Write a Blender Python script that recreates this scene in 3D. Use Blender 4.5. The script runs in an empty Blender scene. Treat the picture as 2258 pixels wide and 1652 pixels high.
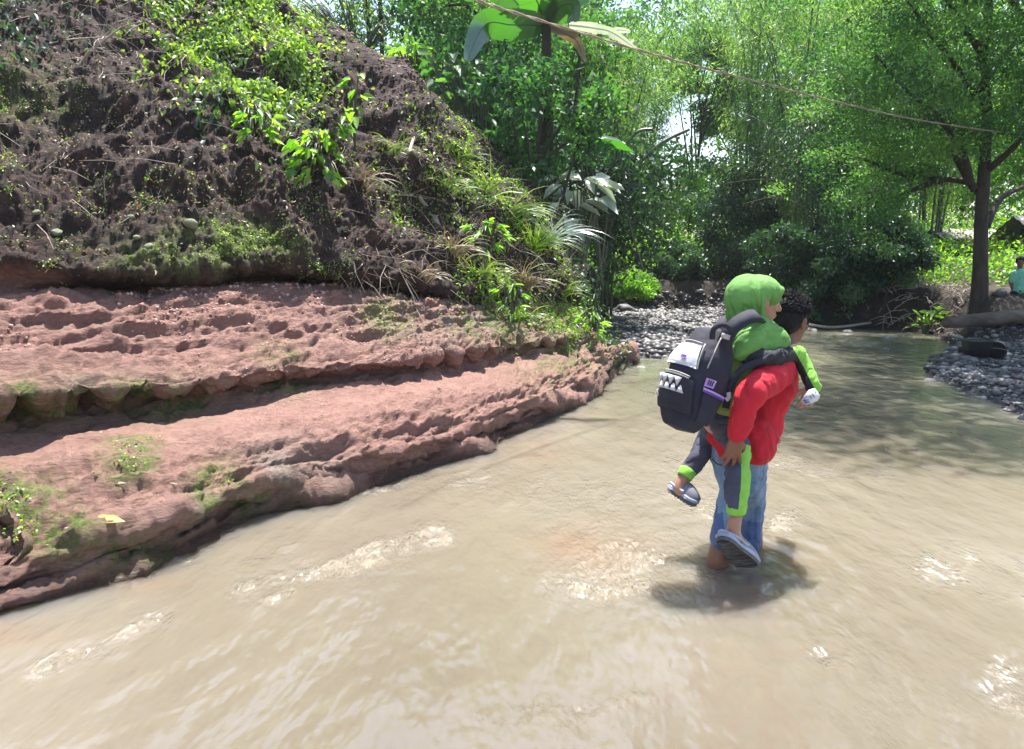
import bpy, bmesh, math, random
import numpy as np
from mathutils import Vector, Matrix
R = math.radians
S = bpy.context.scene
# ---------------------------------------------------------------- camera, sky, sun, exposure
CAMH, PITCH, F = 1.4, R(8.2), 1706.0          # F in pixels of a 2258 px wide picture
cam_d = bpy.data.cameras.new('camera'); cam = bpy.data.objects.new('camera', cam_d)
S.collection.objects.link(cam); S.camera = cam
cam.location = (0, 0, CAMH); cam.rotation_euler = (R(90) - PITCH, 0, 0)
cam_d.sensor_width = 36; cam_d.lens = 36 * F / 2258; cam_d.clip_end = 600; cam_d.clip_start = 0.05
SUN_EL, SUN_AZ = R(73), R(14)                # azimuth from +Y, negative = towards -X
sun_dir = Vector((math.sin(SUN_AZ) * math.cos(SUN_EL), math.cos(SUN_AZ) * math.cos(SUN_EL), math.sin(SUN_EL)))
W = bpy.data.worlds.new('World'); S.world = W; W.use_nodes = True
nt = W.node_tree; bg = nt.nodes['Background']
sky = nt.nodes.new('ShaderNodeTexSky'); sky.sky_type = 'NISHITA'; sky.sun_disc = False
sky.sun_elevation = SUN_EL; sky.sun_rotation = SUN_AZ; sky.air_density = 1.3; sky.dust_density = 2.0
nt.links.new(sky.outputs[0], bg.inputs[0]); bg.inputs[1].default_value = 0.11
sd = bpy.data.lights.new('sun', 'SUN'); sd.energy = 5.0; sd.angle = R(0.7); sd.color = (1.0, 0.95, 0.87)
sun = bpy.data.objects.new('sun', sd); S.collection.objects.link(sun)
sun.rotation_euler = sun_dir.to_track_quat('Z', 'Y').to_euler()
S.view_settings.view_transform = 'Standard'; S.view_settings.look = 'None'
S.view_settings.exposure = 1.5; S.view_settings.gamma = 1
S.cycles.max_bounces = 8; S.cycles.diffuse_bounces = 4; S.cycles.glossy_bounces = 3
S.cycles.transmission_bounces = 4; S.cycles.transparent_max_bounces = 6
S.cycles.sample_clamp_indirect = 4
rng = np.random.default_rng(7); random.seed(7)
col = S.collection
# ---------------------------------------------------------------- helpers
cp, sp = math.cos(PITCH), math.sin(PITCH)
def at(px, py, Y):
    """world point seen at picture position px,py at forward distance Y"""
    a = (px - 1129) / F; b = (826 - py) / F
    d = Vector((a, cp + b * sp, -sp + b * cp))
    return Vector((0, 0, CAMH)) + d * (Y / d.y)
def onz(px, py, z=0.0):
    a = (px - 1129) / F; b = (826 - py) / F
    d = Vector((a, cp + b * sp, -sp + b * cp))
    return Vector((0, 0, CAMH)) + d * ((z - CAMH) / d.z)
def proj(P):
    P = np.asarray(P, float); x = P[..., 0]; y = P[..., 1]; z = P[..., 2] - CAMH
    w = y * cp - z * sp; v = y * sp + z * cp
    w = np.where(w < 0.05, 0.05, w)
    return 1129 + F * x / w, 826 - F * v / w
def _h(ix, iy, iz, s):
    n = (ix * 374761393 + iy * 668265263 + iz * 2147483647 + s * 1274126177) & 0xffffffff
    n = ((n ^ (n >> 13)) * 1274126177) & 0xffffffff
    n = ((n ^ (n >> 16)) * 2246822519) & 0xffffffff
    return ((n ^ (n >> 15)) & 0xffffff) / float(0xffffff)
def vn(P, s=0):
    """value noise -1..1"""
    P = np.asarray(P, float); i = np.floor(P).astype(np.int64); f = P - i; f = f * f * (3 - 2 * f)
    x, y, z = i[:, 0], i[:, 1], i[:, 2]; r = 0
    for a in (0, 1):
        for b in (0, 1):
            for c in (0, 1):
                w = (f[:, 0] if a else 1 - f[:, 0]) * (f[:, 1] if b else 1 - f[:, 1]) * (f[:, 2] if c else 1 - f[:, 2])
                r = r + w * _h(x + a, y + b, z + c, s)
    return r * 2 - 1
def fbm(P, o=4, s=0, g=0.5, l=2.03):
    r = 0; a = 1.0; P = np.asarray(P, float)
    for k in range(o):
        r = r + a * vn(P, s + k * 17); P = P * l + 3.7; a *= g
    return r
def sst(a, b, x):
    t = np.clip((x - a) / (b - a), 0, 1); return t * t * (3 - 2 * t)
def link(o, parent=None):
    col.objects.link(o)
    if parent is not None: o.parent = parent
    return o
def tag(o, label=None, cat=None, group=None, kind=None):
    if label: o['label'] = label
    if cat: o['category'] = cat
    if group: o['group'] = group
    if kind: o['kind'] = kind
    return o
def empty(name, loc=(0, 0, 0), **k):
    o = bpy.data.objects.new(name, None); o.empty_display_size = 0.1; link(o); o.location = loc
    return tag(o, **k)
def mesh_np(name, V, Fs, mats, parent=None, smooth=False, attrs=None, midx=None, local=False):
    """one mesh object from numpy verts and a list/array of faces; child meshes given in world space unless local"""
    V = np.asarray(V, np.float32).reshape(-1, 3)
    if parent is not None and not local:
        V = V - np.array(parent.location, np.float32)
    if not isinstance(Fs, (list, tuple)): Fs = [Fs]
    me = bpy.data.meshes.new(name)
    lv = np.concatenate([np.asarray(f, np.int32).ravel() for f in Fs])
    tot = np.concatenate([np.full(len(f), np.asarray(f).shape[1], np.int32) for f in Fs])
    st = np.concatenate([[0], np.cumsum(tot)[:-1]]).astype(np.int32)
    me.vertices.add(len(V)); me.vertices.foreach_set('co', V.ravel())
    me.loops.add(len(lv)); me.loops.foreach_set('vertex_index', lv)
    me.polygons.add(len(tot)); me.polygons.foreach_set('loop_start', st); me.polygons.foreach_set('loop_total', tot)
    if smooth: me.polygons.foreach_set('use_smooth', np.ones(len(tot), bool))
    if midx is not None: me.polygons.foreach_set('material_index', np.asarray(midx, np.int32))
    me.update(calc_edges=True); me.validate()
    for m in (mats if isinstance(mats, (list, tuple)) else [mats]): me.materials.append(m)
    for k, v in (attrs or {}).items():
        v = np.asarray(v, np.float32); a = me.attributes.new(k, 'FLOAT', 'POINT'); a.data.foreach_set('value', v)
    o = bpy.data.objects.new(name, me)
    return link(o, parent)
def grid_faces(nr, nc):
    i = np.arange(nr - 1)[:, None] * nc + np.arange(nc - 1)[None]; i = i.ravel()
    return np.stack([i, i + 1, i + nc + 1, i + nc], 1)
class MB:
    """collects shapes into one mesh"""
    def __init__(s): s.V = []; s.F = {}; s.n = 0; s.t = []
    def add(s, V, Fs, tone=0.5):
        V = np.asarray(V, float).reshape(-1, 3)
        if not isinstance(Fs, (list, tuple)): Fs = [Fs]
        for f in Fs:
            f = np.asarray(f, np.int64); s.F.setdefault(f.shape[1], []).append(f + s.n)
        s.V.append(V); s.n += len(V); s.t.append(np.full(len(V), tone) if np.isscalar(tone) else tone)
    def tube(s, pts, rad, seg=8, cap=True, tone=0.5):
        pts = [Vector(p) for p in pts]; n = len(pts)
        rad = [rad] * n if np.isscalar(rad) else rad
        t0 = (pts[1] - pts[0]).normalized(); u = t0.orthogonal().normalized(); V = []
        for i, p in enumerate(pts):
            t = (pts[min(i + 1, n - 1)] - pts[max(i - 1, 0)]).normalized()
            u = (u - t * u.dot(t)).normalized(); w = t.cross(u)
            for k in range(seg):
                a = 2 * math.pi * k / seg; V.append(p + (u * math.cos(a) + w * math.sin(a)) * rad[i])
        Fq = [(i * seg + k, i * seg + (k + 1) % seg, (i + 1) * seg + (k + 1) % seg, (i + 1) * seg + k) for i in range(n - 1) for k in range(seg)]
        fs = [np.array(Fq)]
        if cap:
            fs.append(np.array([list(range(seg))[::-1], [(n - 1) * seg + k for k in range(seg)]]))
        s.add([tuple(v) for v in V], fs, tone)
    def box(s, c, size, rot=None):
        c = Vector(c); V = []
        for x in (-.5, .5):
            for y in (-.5, .5):
                for z in (-.5, .5):
                    v = Vector((x * size[0], y * size[1], z * size[2]))
                    if rot is not None: v = rot @ v
                    V.append(tuple(c + v))
        s.add(V, np.array([(0, 1, 3, 2), (4, 6, 7, 5), (0, 4, 5, 1), (2, 3, 7, 6), (0, 2, 6, 4), (1, 5, 7, 3)]))
    def obj(s, name, mats, parent=None, smooth=True, local=False):
        Fs = [np.concatenate(v) for v in s.F.values()]
        return mesh_np(name, np.concatenate(s.V), Fs, mats, parent, smooth, {'tone': np.concatenate(s.t)}, local=local)
def catmull(P, m):
    P = [Vector(p) for p in P]; n = len(P); out = []
    for i in range(n - 1):
        a, b, c, d = P[max(i - 1, 0)], P[i], P[i + 1], P[min(i + 2, n - 1)]
        for k in range(m):
            t = k / m
            out.append(0.5 * ((2 * b) + (c - a) * t + (2 * a - 5 * b + 4 * c - d) * t * t + (3 * b - a - 3 * c + d) * t ** 3))
    out.append(P[-1]); return out
def lerp_list(r, m):
    out = []
    for i in range(len(r) - 1):
        for k in range(m): out.append(r[i] + (r[i + 1] - r[i]) * k / m)
    return out + [r[-1]]
def lathe_sq(m, prof, wx_, wy_, e=4, seg=40, M4=None):
    V = []
    for (r, z) in prof:
        for k in range(seg):
            a = 2 * math.pi * k / seg; c, s = math.cos(a), math.sin(a); q = (abs(c) ** e + abs(s) ** e) ** (-1 / e); v = Vector((c * q * r * wx_, s * q * r * wy_, z)); V.append(tuple(M4 @ v) if M4 is not None else tuple(v))
    n = len(prof); m.add(V, [np.array([(i * seg + k, i * seg + (k + 1) % seg, (i + 1) * seg + (k + 1) % seg, (i + 1) * seg + k) for i in range(n - 1) for k in range(seg)]), np.array([[k for k in range(seg)][::-1]])])
# ---------------------------------------------------------------- materials
def new_mat(name):
    m = bpy.data.materials.new(name); m.use_nodes = True; n = m.node_tree; n.nodes.clear()
    out = n.nodes.new('ShaderNodeOutputMaterial'); return m, n, out
def N(n, t, **k):
    x = n.nodes.new('ShaderNode' + t)
    for a, b in k.items(): setattr(x, a, b)
    return x
def ramp(n, stops, fac):
    r = N(n, 'ValToRGB'); e = r.color_ramp.elements
    while len(e) < len(stops): e.new(0.5)
    for i, (p, c) in enumerate(stops): e[i].position = p; e[i].color = (*c, 1)
    n.links.new(fac, r.inputs[0]); return r.outputs[0]
def noise(n, scale, detail=4, rough=0.55, vec=None, stretch=None):
    x = N(n, 'TexNoise'); x.inputs['Scale'].default_value = scale; x.inputs['Detail'].default_value = detail; x.inputs['Roughness'].default_value = rough
    if vec is None:
        tc = N(n, 'TexCoord'); vec = tc.outputs['Object']
    if stretch:
        mp = N(n, 'Mapping'); mp.inputs['Scale'].default_value = stretch; n.links.new(vec, mp.inputs[0]); vec = mp.outputs[0]
    n.links.new(vec, x.inputs['Vector']); return x.outputs[0]
def attr(n, name):
    a = N(n, 'Attribute'); a.attribute_name = name; return a.outputs['Fac']
def mixc(n, fac, a, b):
    m = N(n, 'Mix', data_type='RGBA'); 
    for s_, v in ((m.inputs[0], fac), (m.inputs[6], a), (m.inputs[7], b)):
        if isinstance(v, (int, float)): s_.default_value = v
        elif isinstance(v, tuple): s_.default_value = (*v, 1)
        else: n.links.new(v, s_)
    return m.outputs[2]
def math_(n, op, a, b=0.0, clamp=False):
    m = N(n, 'Math', operation=op); m.use_clamp = clamp
    for s_, v in ((m.inputs[0], a), (m.inputs[1], b)):
        if isinstance(v, (int, float)): s_.default_value = v
        else: n.links.new(v, s_)
    return m.outputs[0]
def bump(n, h, strength, dist, prev=None):
    b = N(n, 'Bump'); b.inputs['Strength'].default_value = strength; b.inputs['Distance'].default_value = dist
    n.links.new(h, b.inputs['Height'])
    if prev is not None: n.links.new(prev, b.inputs['Normal'])
    return b.outputs[0]
def simple(name, c1, c2=None, rough=0.7, scale=8, bumpd=0.0, bscale=60, spec=0.5, stretch=None, metal=0, bstr=0.6):
    m, n, out = new_mat(name); p = N(n, 'BsdfPrincipled'); n.links.new(p.outputs[0], out.inputs[0])
    c2 = c2 or tuple(x * 0.7 for x in c1)
    nz = noise(n, scale, 5, 0.6, stretch=stretch)
    n.links.new(ramp(n, [(0.3, c2), (0.7, c1)], nz), p.inputs['Base Color'])
    p.inputs['Roughness'].default_value = rough; p.inputs['Specular IOR Level'].default_value = spec; p.inputs['Metallic'].default_value = metal
    if bumpd: n.links.new(bump(n, noise(n, bscale, 4, 0.6, stretch=stretch), bstr, bumpd), p.inputs['Normal'])
    return m
def leaf_mat(name, stops, trans=0.45, gloss=0.12, rough=0.35, tr_tint=(1.15, 1.25, 0.45)):
    m, n, out = new_mat(name); c = ramp(n, stops, attr(n, 'tone'))
    d = N(n, 'BsdfDiffuse'); t = N(n, 'BsdfTranslucent'); g = N(n, 'BsdfGlossy'); g.inputs['Roughness'].default_value = rough
    g.inputs['Color'].default_value = (0.9, 0.95, 1, 1)
    n.links.new(c, d.inputs[0])
    mu = N(n, 'Mix', data_type='RGBA', blend_type='MULTIPLY'); mu.inputs[0].default_value = 1; n.links.new(c, mu.inputs[6]); mu.inputs[7].default_value = (tr_tint[0] * 1.8, tr_tint[1] * 1.8, tr_tint[2] * 1.8, 1)
    n.links.new(mu.outputs[2], t.inputs[0])
    a = N(n, 'MixShader'); a.inputs[0].default_value = trans; n.links.new(d.outputs[0], a.inputs[1]); n.links.new(t.outputs[0], a.inputs[2])
    b = N(n, 'MixShader'); b.inputs[0].default_value = gloss; n.links.new(a.outputs[0], b.inputs[1]); n.links.new(g.outputs[0], b.inputs[2])
    n.links.new(b.outputs[0], out.inputs[0]); return m
M = {}
M['leaf_bamboo'] = leaf_mat('leaf_bamboo', [(0, (.014, .040, .018)), (.35, (.06, .125, .042)), (.7, (.17, .27, .07)), (1, (.40, .46, .13))], .42, .03, .45, (1.0, 1.25, .6))
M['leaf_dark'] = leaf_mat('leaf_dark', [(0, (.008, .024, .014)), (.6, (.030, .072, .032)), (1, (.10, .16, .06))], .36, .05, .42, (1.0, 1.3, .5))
M['leaf_bright'] = leaf_mat('leaf_bright', [(0, (.06, .15, .02)), (.5, (.13, .26, .03)), (1, (.26, .38, .05))], .5, .04, .45, (1.1, 1.3, .35))
M['leaf_mid'] = leaf_mat('leaf_mid', [(0, (.014, .046, .018)), (.5, (.055, .135, .038)), (1, (.17, .27, .07))], .42, .03, .45, (1.0, 1.3, .6))
M['leaf_banana'] = leaf_mat('leaf_banana', [(0, (.03, .09, .03)), (1, (.065, .15, .035))], .5, .12, .3, (.9, 1.3, .3))
M['leaf_dry'] = leaf_mat('leaf_dry', [(0, (.14, .09, .045)), (1, (.42, .36, .24))], .25, .05, .5, (1, .9, .6))
M['leaf_pale'] = leaf_mat('leaf_pale', [(0, (.22, .30, .22)), (1, (.5, .55, .48))], .2, .2, .3, (1, 1.1, .8))
M['leaf_hill'] = leaf_mat('leaf_hill', [(0, (.04, .10, .02)), (.45, (.13, .22, .035)), (.8, (.27, .36, .06)), (1, (.42, .42, .13))], .45, .05, .45, (1.1, 1.25, .4))
M['bark'] = simple('bark', (.075, .055, .04), (.025, .02, .016), .9, 10, .02, 30, stretch=(1, 1, .3))
M['bark_pale'] = simple('bark_pale', (.42, .36, .30), (.22, .17, .14), .8, 20, .004, 90)
M['culm'] = simple('culm', (.10, .12, .06), (.045, .055, .035), .45, 6, .004, 30)
M['pebble'] = None
# ---------------------------------------------------------------- river outline and ground
riv = [(-14, -14)] + [tuple(onz(*p).xy) for p in ((-250, 1450), (0, 1340), (400, 1190), (800, 1060), (1140, 930), (1300, 850), (1380, 792),
      (1480, 786), (1560, 772), (1640, 742), (1700, 716), (1780, 718), (1900, 724), (2050, 735), (2112, 762), (2080, 795), (2045, 822), (2130, 860), (2258, 915), (2420, 1010))] + [(4.6, 0), (5, -14)]
riv[1] = (riv[1][0] - .6, riv[1][1])
RV = np.array(riv)
def river_sd(x, y):
    """signed distance to the river outline, negative in the water"""
    P = np.stack([x, y], 1); d = np.full(len(P), 1e9); ins = np.zeros(len(P), bool)
    for i in range(len(RV)):
        a, b = RV[i], RV[(i + 1) % len(RV)]; e = b - a
        w = P - a; t = np.clip((w @ e) / (e @ e), 0, 1); q = w - t[:, None] * e
        d = np.minimum(d, np.hypot(q[:, 0], q[:, 1]))
        c = ((a[1] <= P[:, 1]) & (b[1] > P[:, 1])) | ((b[1] <= P[:, 1]) & (a[1] > P[:, 1]))
        cr = a[0] + (P[:, 1] - a[1]) / (e[1] if abs(e[1]) > 1e-9 else 1e-9) * e[0]
        ins ^= c & (P[:, 0] < cr)
    return np.where(ins, -d, d)
def ground_z(x, y):
    x = np.asarray(x, float).ravel(); y = np.asarray(y, float).ravel(); d = river_sd(x, y)
    P = np.stack([x, y, x * 0], 1)
    inn = -0.45 * sst(0, 1.4, -d) - .02
    gentle = .04 + .035 * np.minimum(d, 4)                                    # gravel
    bar = sst(6.3, 5.3, x) * sst(21.3, 20.6, y) * sst(-1, 1.0, x)
    shore = sst(3.5, 5.5, x) * sst(14.5, 13.1, y)
    slope_r = .22 * sst(2.2, 6.0, d - 1.0) + .05 * np.maximum(d - 5, 0)
    steep = .05 + .75 * sst(.1, .9, d) + .04 * np.clip(d, 0, 12)
    steep = steep + .55 * sst(1.5, 6, d) * sst(5.5, 8.5, x)
    z = steep * (1 - bar) * (1 - shore) + gentle * np.maximum(bar, shore * (1 - bar)) + shore * (1 - bar) * slope_r
    z = z + sst(0.5, -4, x) * sst(11, 16, y) * np.minimum(.5 * np.maximum(-x, 0), 3.0)
    z = z + .035 * np.clip(y - 26, 0, 60) + .05 * np.clip(x - 14, 0, 30)
    left = sst(.5, -3, x - (y - 6) * .35) * sst(14, 9, y)
    z = z * (1 - left) + left * (-.3)
    z = np.where(d < 0, inn, z)
    return z + np.where(d > 0, .05, .03) * fbm(P * 1.3, 4, 5) * sst(-.2, .6, d) + .015 * vn(P * 6, 9)
def gz(x, y): return float(ground_z([x], [y])[0])
gx = np.concatenate([np.linspace(-70, -6, 60), np.linspace(-5.9, 16, 420), np.linspace(16.2, 80, 70)])
gy = np.concatenate([np.linspace(-25, 4.8, 40), np.linspace(5, 26, 380), np.linspace(26.3, 120, 90)])
X, Y_ = np.meshgrid(gx, gy); Z = ground_z(X, Y_)
GV = np.stack([X.ravel(), Y_.ravel(), Z], 1)
sd_ = river_sd(X.ravel(), Y_.ravel())
def ground_mat():
    m, n, out = new_mat('ground'); p = N(n, 'BsdfPrincipled'); n.links.new(p.outputs[0], out.inputs[0])
    soil = ramp(n, [(.25, (.016, .012, .010)), (.55, (.042, .030, .023)), (.8, (.10, .075, .058))], noise(n, 2.2, 8, .7))
    grav = ramp(n, [(.3, (.020, .019, .026)), (.55, (.055, .052, .062)), (.75, (.13, .12, .12))], noise(n, 14, 6, .7))
    green = ramp(n, [(.3, (.02, .045, .012)), (.7, (.09, .16, .03))], noise(n, 5, 6, .7))
    c = mixc(n, attr(n, 'grav'), soil, grav); c = mixc(n, math_(n, 'MULTIPLY', attr(n, 'veg'), noise(n, 1.1, 4, .6)), c, green)
    n.links.new(c, p.inputs['Base Color']); p.inputs['Roughness'].default_value = .9
    n.links.new(bump(n, noise(n, 9, 8, .75), .9, .06), p.inputs['Normal']); return m
xx, yy = X.ravel(), Y_.ravel()
gravel_w = np.maximum(sst(6.6, 5.2, xx) * sst(21, 20.2, yy), sst(3.5, 5.0, xx) * sst(14.5, 12.0, yy) * sst(5.5, 3.5, sd_))
veg_w = sst(21.8, 24, yy) * 1.6
mesh_np('ground', GV, grid_faces(len(gy), len(gx)), ground_mat(), None, True, {'grav': gravel_w, 'veg': veg_w})['kind'] = 'structure'

# ---------------------------------------------------------------- the left bank: red rock ledges under an earth slope
PX = [-250, 0, 200, 400, 600, 800, 1000, 1140, 1300, 1385]
def row_z(px, py, z):
    z = [z] * 10 if np.isscalar(z) else z
    return [onz(a, b, c) for a, b, c in zip(px, py, z)]
def row_y(px, py, Y): return [at(a, b, c) for a, b, c in zip(px, py, Y)]
R1 = row_z(PX, [1450, 1355, 1300, 1222, 1128, 1078, 1012, 955, 872, 805], 0.0)
R0 = [p + Vector((-.05, .05, -.55)) for p in R1]
Ra = [p + Vector((-.05, .06, .09)) for p in R1]
off = [.22, .16, .10, .04, -.05, -.02, -.05, -.04, -.03, .02]
R2 = [Vector((p.x, p.y + o, .22)) for p, o in zip(R1, off)]
PX3 = [-250, 0, 200, 400, 600, 800, 1000, 1140, 1290, 1352]
R3 = row_z(PX3, [1130, 1060, 1030, 1000, 962, 927, 885, 848, 800, 772], [.40, .40, .40, .39, .38, .37, .36, .35, .33, .30])
PX4 = [-250, 0, 200, 400, 600, 800, 1000, 1140, 1280, 1325]
R4 = row_z(PX4, [1010, 985, 950, 915, 882, 858, 822, 795, 768, 757], [.45] * 8 + [.44, .40])
Y4 = [p.y for p in R4]
um = [.9, 1, 1, .9, .9, .7, .5, .4, .3, .1]
R5 = [Vector((p.x - .10 * u, p.y + .26 * u, p.z + .10)) for p, u in zip(R4, um)]
Y6 = [y + .03 - .06 * u for y, u in zip(Y4, um)]
PX6 = [-250, 0, 200, 400, 600, 800, 1000, 1140, 1275, 1315]
R6 = row_y(PX6, [890, 878, 852, 845, 818, 802, 775, 757, 742, 738], Y6)
Y7 = [y + .5 for y in Y6]
R7 = row_y(PX6, [800, 792, 785, 760, 738, 735, 728, 718, 715, 722], Y7)
Y8 = [y + .45 for y in Y7]
PX8 = [-250, 0, 200, 400, 600, 800, 1000, 1130, 1265, 1308]
R8 = row_y(PX8, [655, 660, 664, 655, 645, 660, 680, 680, 690, 706], Y8)
u2 = [.3, .25, .9, 1, 1, 1, .8, .3, .1, 0]
Y9 = [y + .06 + .42 * u for y, u in zip(Y8, u2)]
R9 = row_y(PX8, [625, 632, 645, 628, 618, 632, 655, 656, 672, 698], Y9)
YA = [y + .10 - .06 * u for y, u in zip(Y8, u2)]
RA = row_y(PX8, [565, 560, 596, 598, 584, 602, 638, 640, 655, 690], YA)
YB = [y + .38 for y in YA]
RB = row_y(PX8, [500, 492, 515, 508, 508, 545, 590, 590, 612, 680], YB)
YC = [y + .6 for y in YB]
RC = row_y([-250, 0, 200, 400, 600, 800, 1000, 1120, 1240, 1285], [400, 392, 400, 400, 405, 435, 480, 500, 560, 640], YC)
YD = [y + .7 for y in YC]
RD = row_y([-250, 0, 200, 400, 600, 800, 990, 1100, 1200, 1245], [260, 262, 262, 272, 275, 292, 340, 395, 450, 540], YD)
YE = [y + .8 for y in YD]
RE = row_y([-250, 0, 200, 390, 570, 760, 930, 1040, 1130, 1190], [120, 120, 120, 130, 130, 160, 240, 310, 370, 450], YE)
YF = [y + .9 for y in YE]
RF = row_y([-250, 0, 200, 370, 520, 665, 790, 915, 1020, 1090], [-40, -40, -40, -30, -10, 55, 108, 190, 268, 342], YF)
YG = [y + 1.6 for y in YF]
RG = row_y([-250, 0, 200, 330, 430, 560, 720, 860, 970, 1050], [-300, -300, -290, -240, -150, 30, 110, 195, 280, 360], YG)
RH = [p + Vector((-2.5, 4, 1.0)) for p in RG]
RI = [p + Vector((-6, 9, -1)) for p in RH]
rows = [R0, R1, Ra, R2, R3, R4, R5, R6, R7, R8, R9, RA, RB, RC, RD, RE, RF, RG, RH, RI]
for r in rows:
    r.insert(0, r[0] + Vector((-2.2, -4.5, 0)))
    e = r[-1]; k = min(max(e.z, 0), 3)
    r.append(e + Vector((.0 - .10 * k, .9, -.30 if e.z > .3 else -.1)))
    r.append(e + Vector((-2.2, 3.5, -1.6 if e.z > .3 else -.6)))
G = np.array([[tuple(p) for p in r] for r in rows])      # rows x cols x 3
def cat1(G, ms):
    """catmull-rom along axis 0 with ms[i] steps per segment"""
    n = len(G); out = []; par = []
    for i in range(n - 1):
        a, b, c, d = G[max(i - 1, 0)], G[i], G[i + 1], G[min(i + 2, n - 1)]
        t = np.arange(ms[i]) / ms[i]; t = t.reshape(-1, *([1] * (G.ndim - 1)))
        q = 0.5 * (2 * b + (c - a) * t + (2 * a - 5 * b + 4 * c - d) * t * t + (3 * b - a - 3 * c + d) * t ** 3)
        l = b + (c - b) * t
        out.append(.7 * q + .3 * l); par.append(i + t.ravel())
    out.append(G[-1:]); par.append([n - 1]); return np.concatenate(out), np.concatenate(par)
rm = [6, 10, 12, 26, 20, 14, 22, 34, 34, 18, 22, 30, 34, 34, 34, 34, 20, 10, 5]
cm = [30, 50, 90, 90, 90, 90, 90, 80, 80, 50, 20, 14]
A, rp = cat1(G, rm); A = A.transpose(1, 0, 2); A, cpar = cat1(A, cm); A = A.transpose(1, 0, 2)
nr, nc = A.shape[:2]
def normals(A):
    du = np.gradient(A, axis=1); dv = np.gradient(A, axis=0); n = np.cross(du, dv)
    n /= np.linalg.norm(n, axis=2, keepdims=True) + 1e-9; return n
Nn = normals(A)
if Nn[nr // 2, nc // 2, 2] < 0: Nn = -Nn
P = A.reshape(-1, 3); RP = np.repeat(rp, nc); CPR = np.tile(cpar, nr)
bpx, bpy_ = proj(P)
def blobs(lst, px=None, py=None):
    px = bpx if px is None else px; py = bpy_ if py is None else py; r = np.zeros(len(px))
    for (x, y, rx, ry, a) in lst: r = np.maximum(r, a * np.exp(-(((px - x) / rx) ** 2 + ((py - y) / ry) ** 2)))
    return r
# coordinates aligned with the bedding: along the river, across, up
U = P @ np.array([.56, .83, 0]); Vv = P @ np.array([-.83, .56, 0]); Wz = P[:, 2]
B = np.stack([U, Vv, Wz], 1)
rock = sst(10.6, 9.4, RP + .35 * fbm(B * 2.1, 3, 31)) ; soil = 1 - rock
ledge = sst(5.2, 4.6, RP)
flat = np.exp(-((RP - 4.75) / .42) ** 2)
Dn = np.zeros(len(P))
b1 = B * np.array([2.2, 4, 9.0])
Dn += rock * (.040 * fbm(b1, 4, 1) + .030 * fbm(B * np.array([6, 14, 26.]), 4, 2) * (1 - .7 * flat))
Dn += rock * (.03 * fbm(B * 1.6, 3, 3)) * (1 - .6 * flat)
pits = vn(B * np.array([16, 22, 30.]), 8); Dn -= rock * .010 * sst(.25, .8, pits) * (1 - .8 * flat)
crack = np.abs(fbm(B * np.array([1.7, 3, 6.]), 3, 12)); Dn -= rock * .020 * sst(.10, .0, crack) * (1 - .7 * flat)
# bites out of the ledge at the waterline
bite = sst(.15, .6, fbm(np.stack([U * 1.1, U * 0, U * 0], 1), 3, 40)) * np.exp(-((RP - 2.2) / .9) ** 2)
Dn -= .16 * bite
Dn -= .17 * blobs([(650, 1085, 95, 32, 1), (1065, 1000, 85, 26, .9), (1240, 885, 50, 22, .7)]) * sst(3.9, 2.6, RP)
# fluted undercut between ledge and slope
w = np.exp(-((RP - 6.4) / .75) ** 2)
fl = np.abs(((U * 3.1 + .5 * Wz * 3 + .35 * vn(B * 3, 77)) % 1.0) - .5) * 2
Dn += w * rock * (.17 * (fl ** 2.5) - .04) * sst(-.3, .4, vn(np.stack([U * .9, U * 0, U * 0], 1), 55) + .3)
# small undercut in the pink slope, left
u7 = np.exp(-((RP - 7.75 - .15 * vn(B * 1.7, 60)) / .13) ** 2); Dn -= .13 * u7 * sst(3.9, 2.6, CPR)
Dn += .07 * np.exp(-((RP - 7.95) / .14) ** 2) * sst(3.9, 2.6, CPR)
# earth slope: clods and gullies
gul = fbm(np.stack([U * 1.7, Vv * .5, Wz * .5], 1), 4, 21)
clod = np.abs(fbm(B * 4.2, 4, 23, .6)) * 1.5 - .5
Dn += soil * ((.06 + .06 * sst(11, 13, RP)) * gul + .065 * clod + .035 * (np.abs(fbm(B * 13, 4, 25, .6)) - .4) + .26 * fbm(B * 1.1, 3, 27) * (1 - .75 * sst(7.5, 9.5, CPR)) * sst(10.5, 12.5, RP) - .13 * sst(.2, .7, vn(B * 2.7, 37)) * sst(10.8, 11.5, RP) - .04)
st_ = (Wz * 11 + .9 * fbm(B * np.array([.9, 1.5, 2.]), 3, 33) + .25 * Vv) % 1.0
Dn += rock * (1 - flat) * .034 * (np.where(st_ < .8, st_ / .8, (1 - st_) / .2) - .5) * sst(-.5, .2, fbm(B * 1.9, 2, 35) + .3)
Dn += rock * .020 * (np.abs(fbm(B * np.array([10, 20, 34.]), 3, 29, .6)) - .4) * (1 - .5 * flat)
Dn *= (sst(20, 16.8, RP) * .6 + .4) * (1 - .45 * sst(14.2, 15.8, RP))
Dn *= 1 - .65 * np.exp(-((RP - 10.2) / .55) ** 2)
P2 = P + Nn.reshape(-1, 3) * Dn[:, None]
A2 = P2.reshape(nr, nc, 3); N2 = normals(A2)
if N2[nr // 2, nc // 2, 2] < 0: N2 = -N2
BP, BN = P2, N2.reshape(-1, 3)
bpx, bpy_ = proj(BP)
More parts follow.
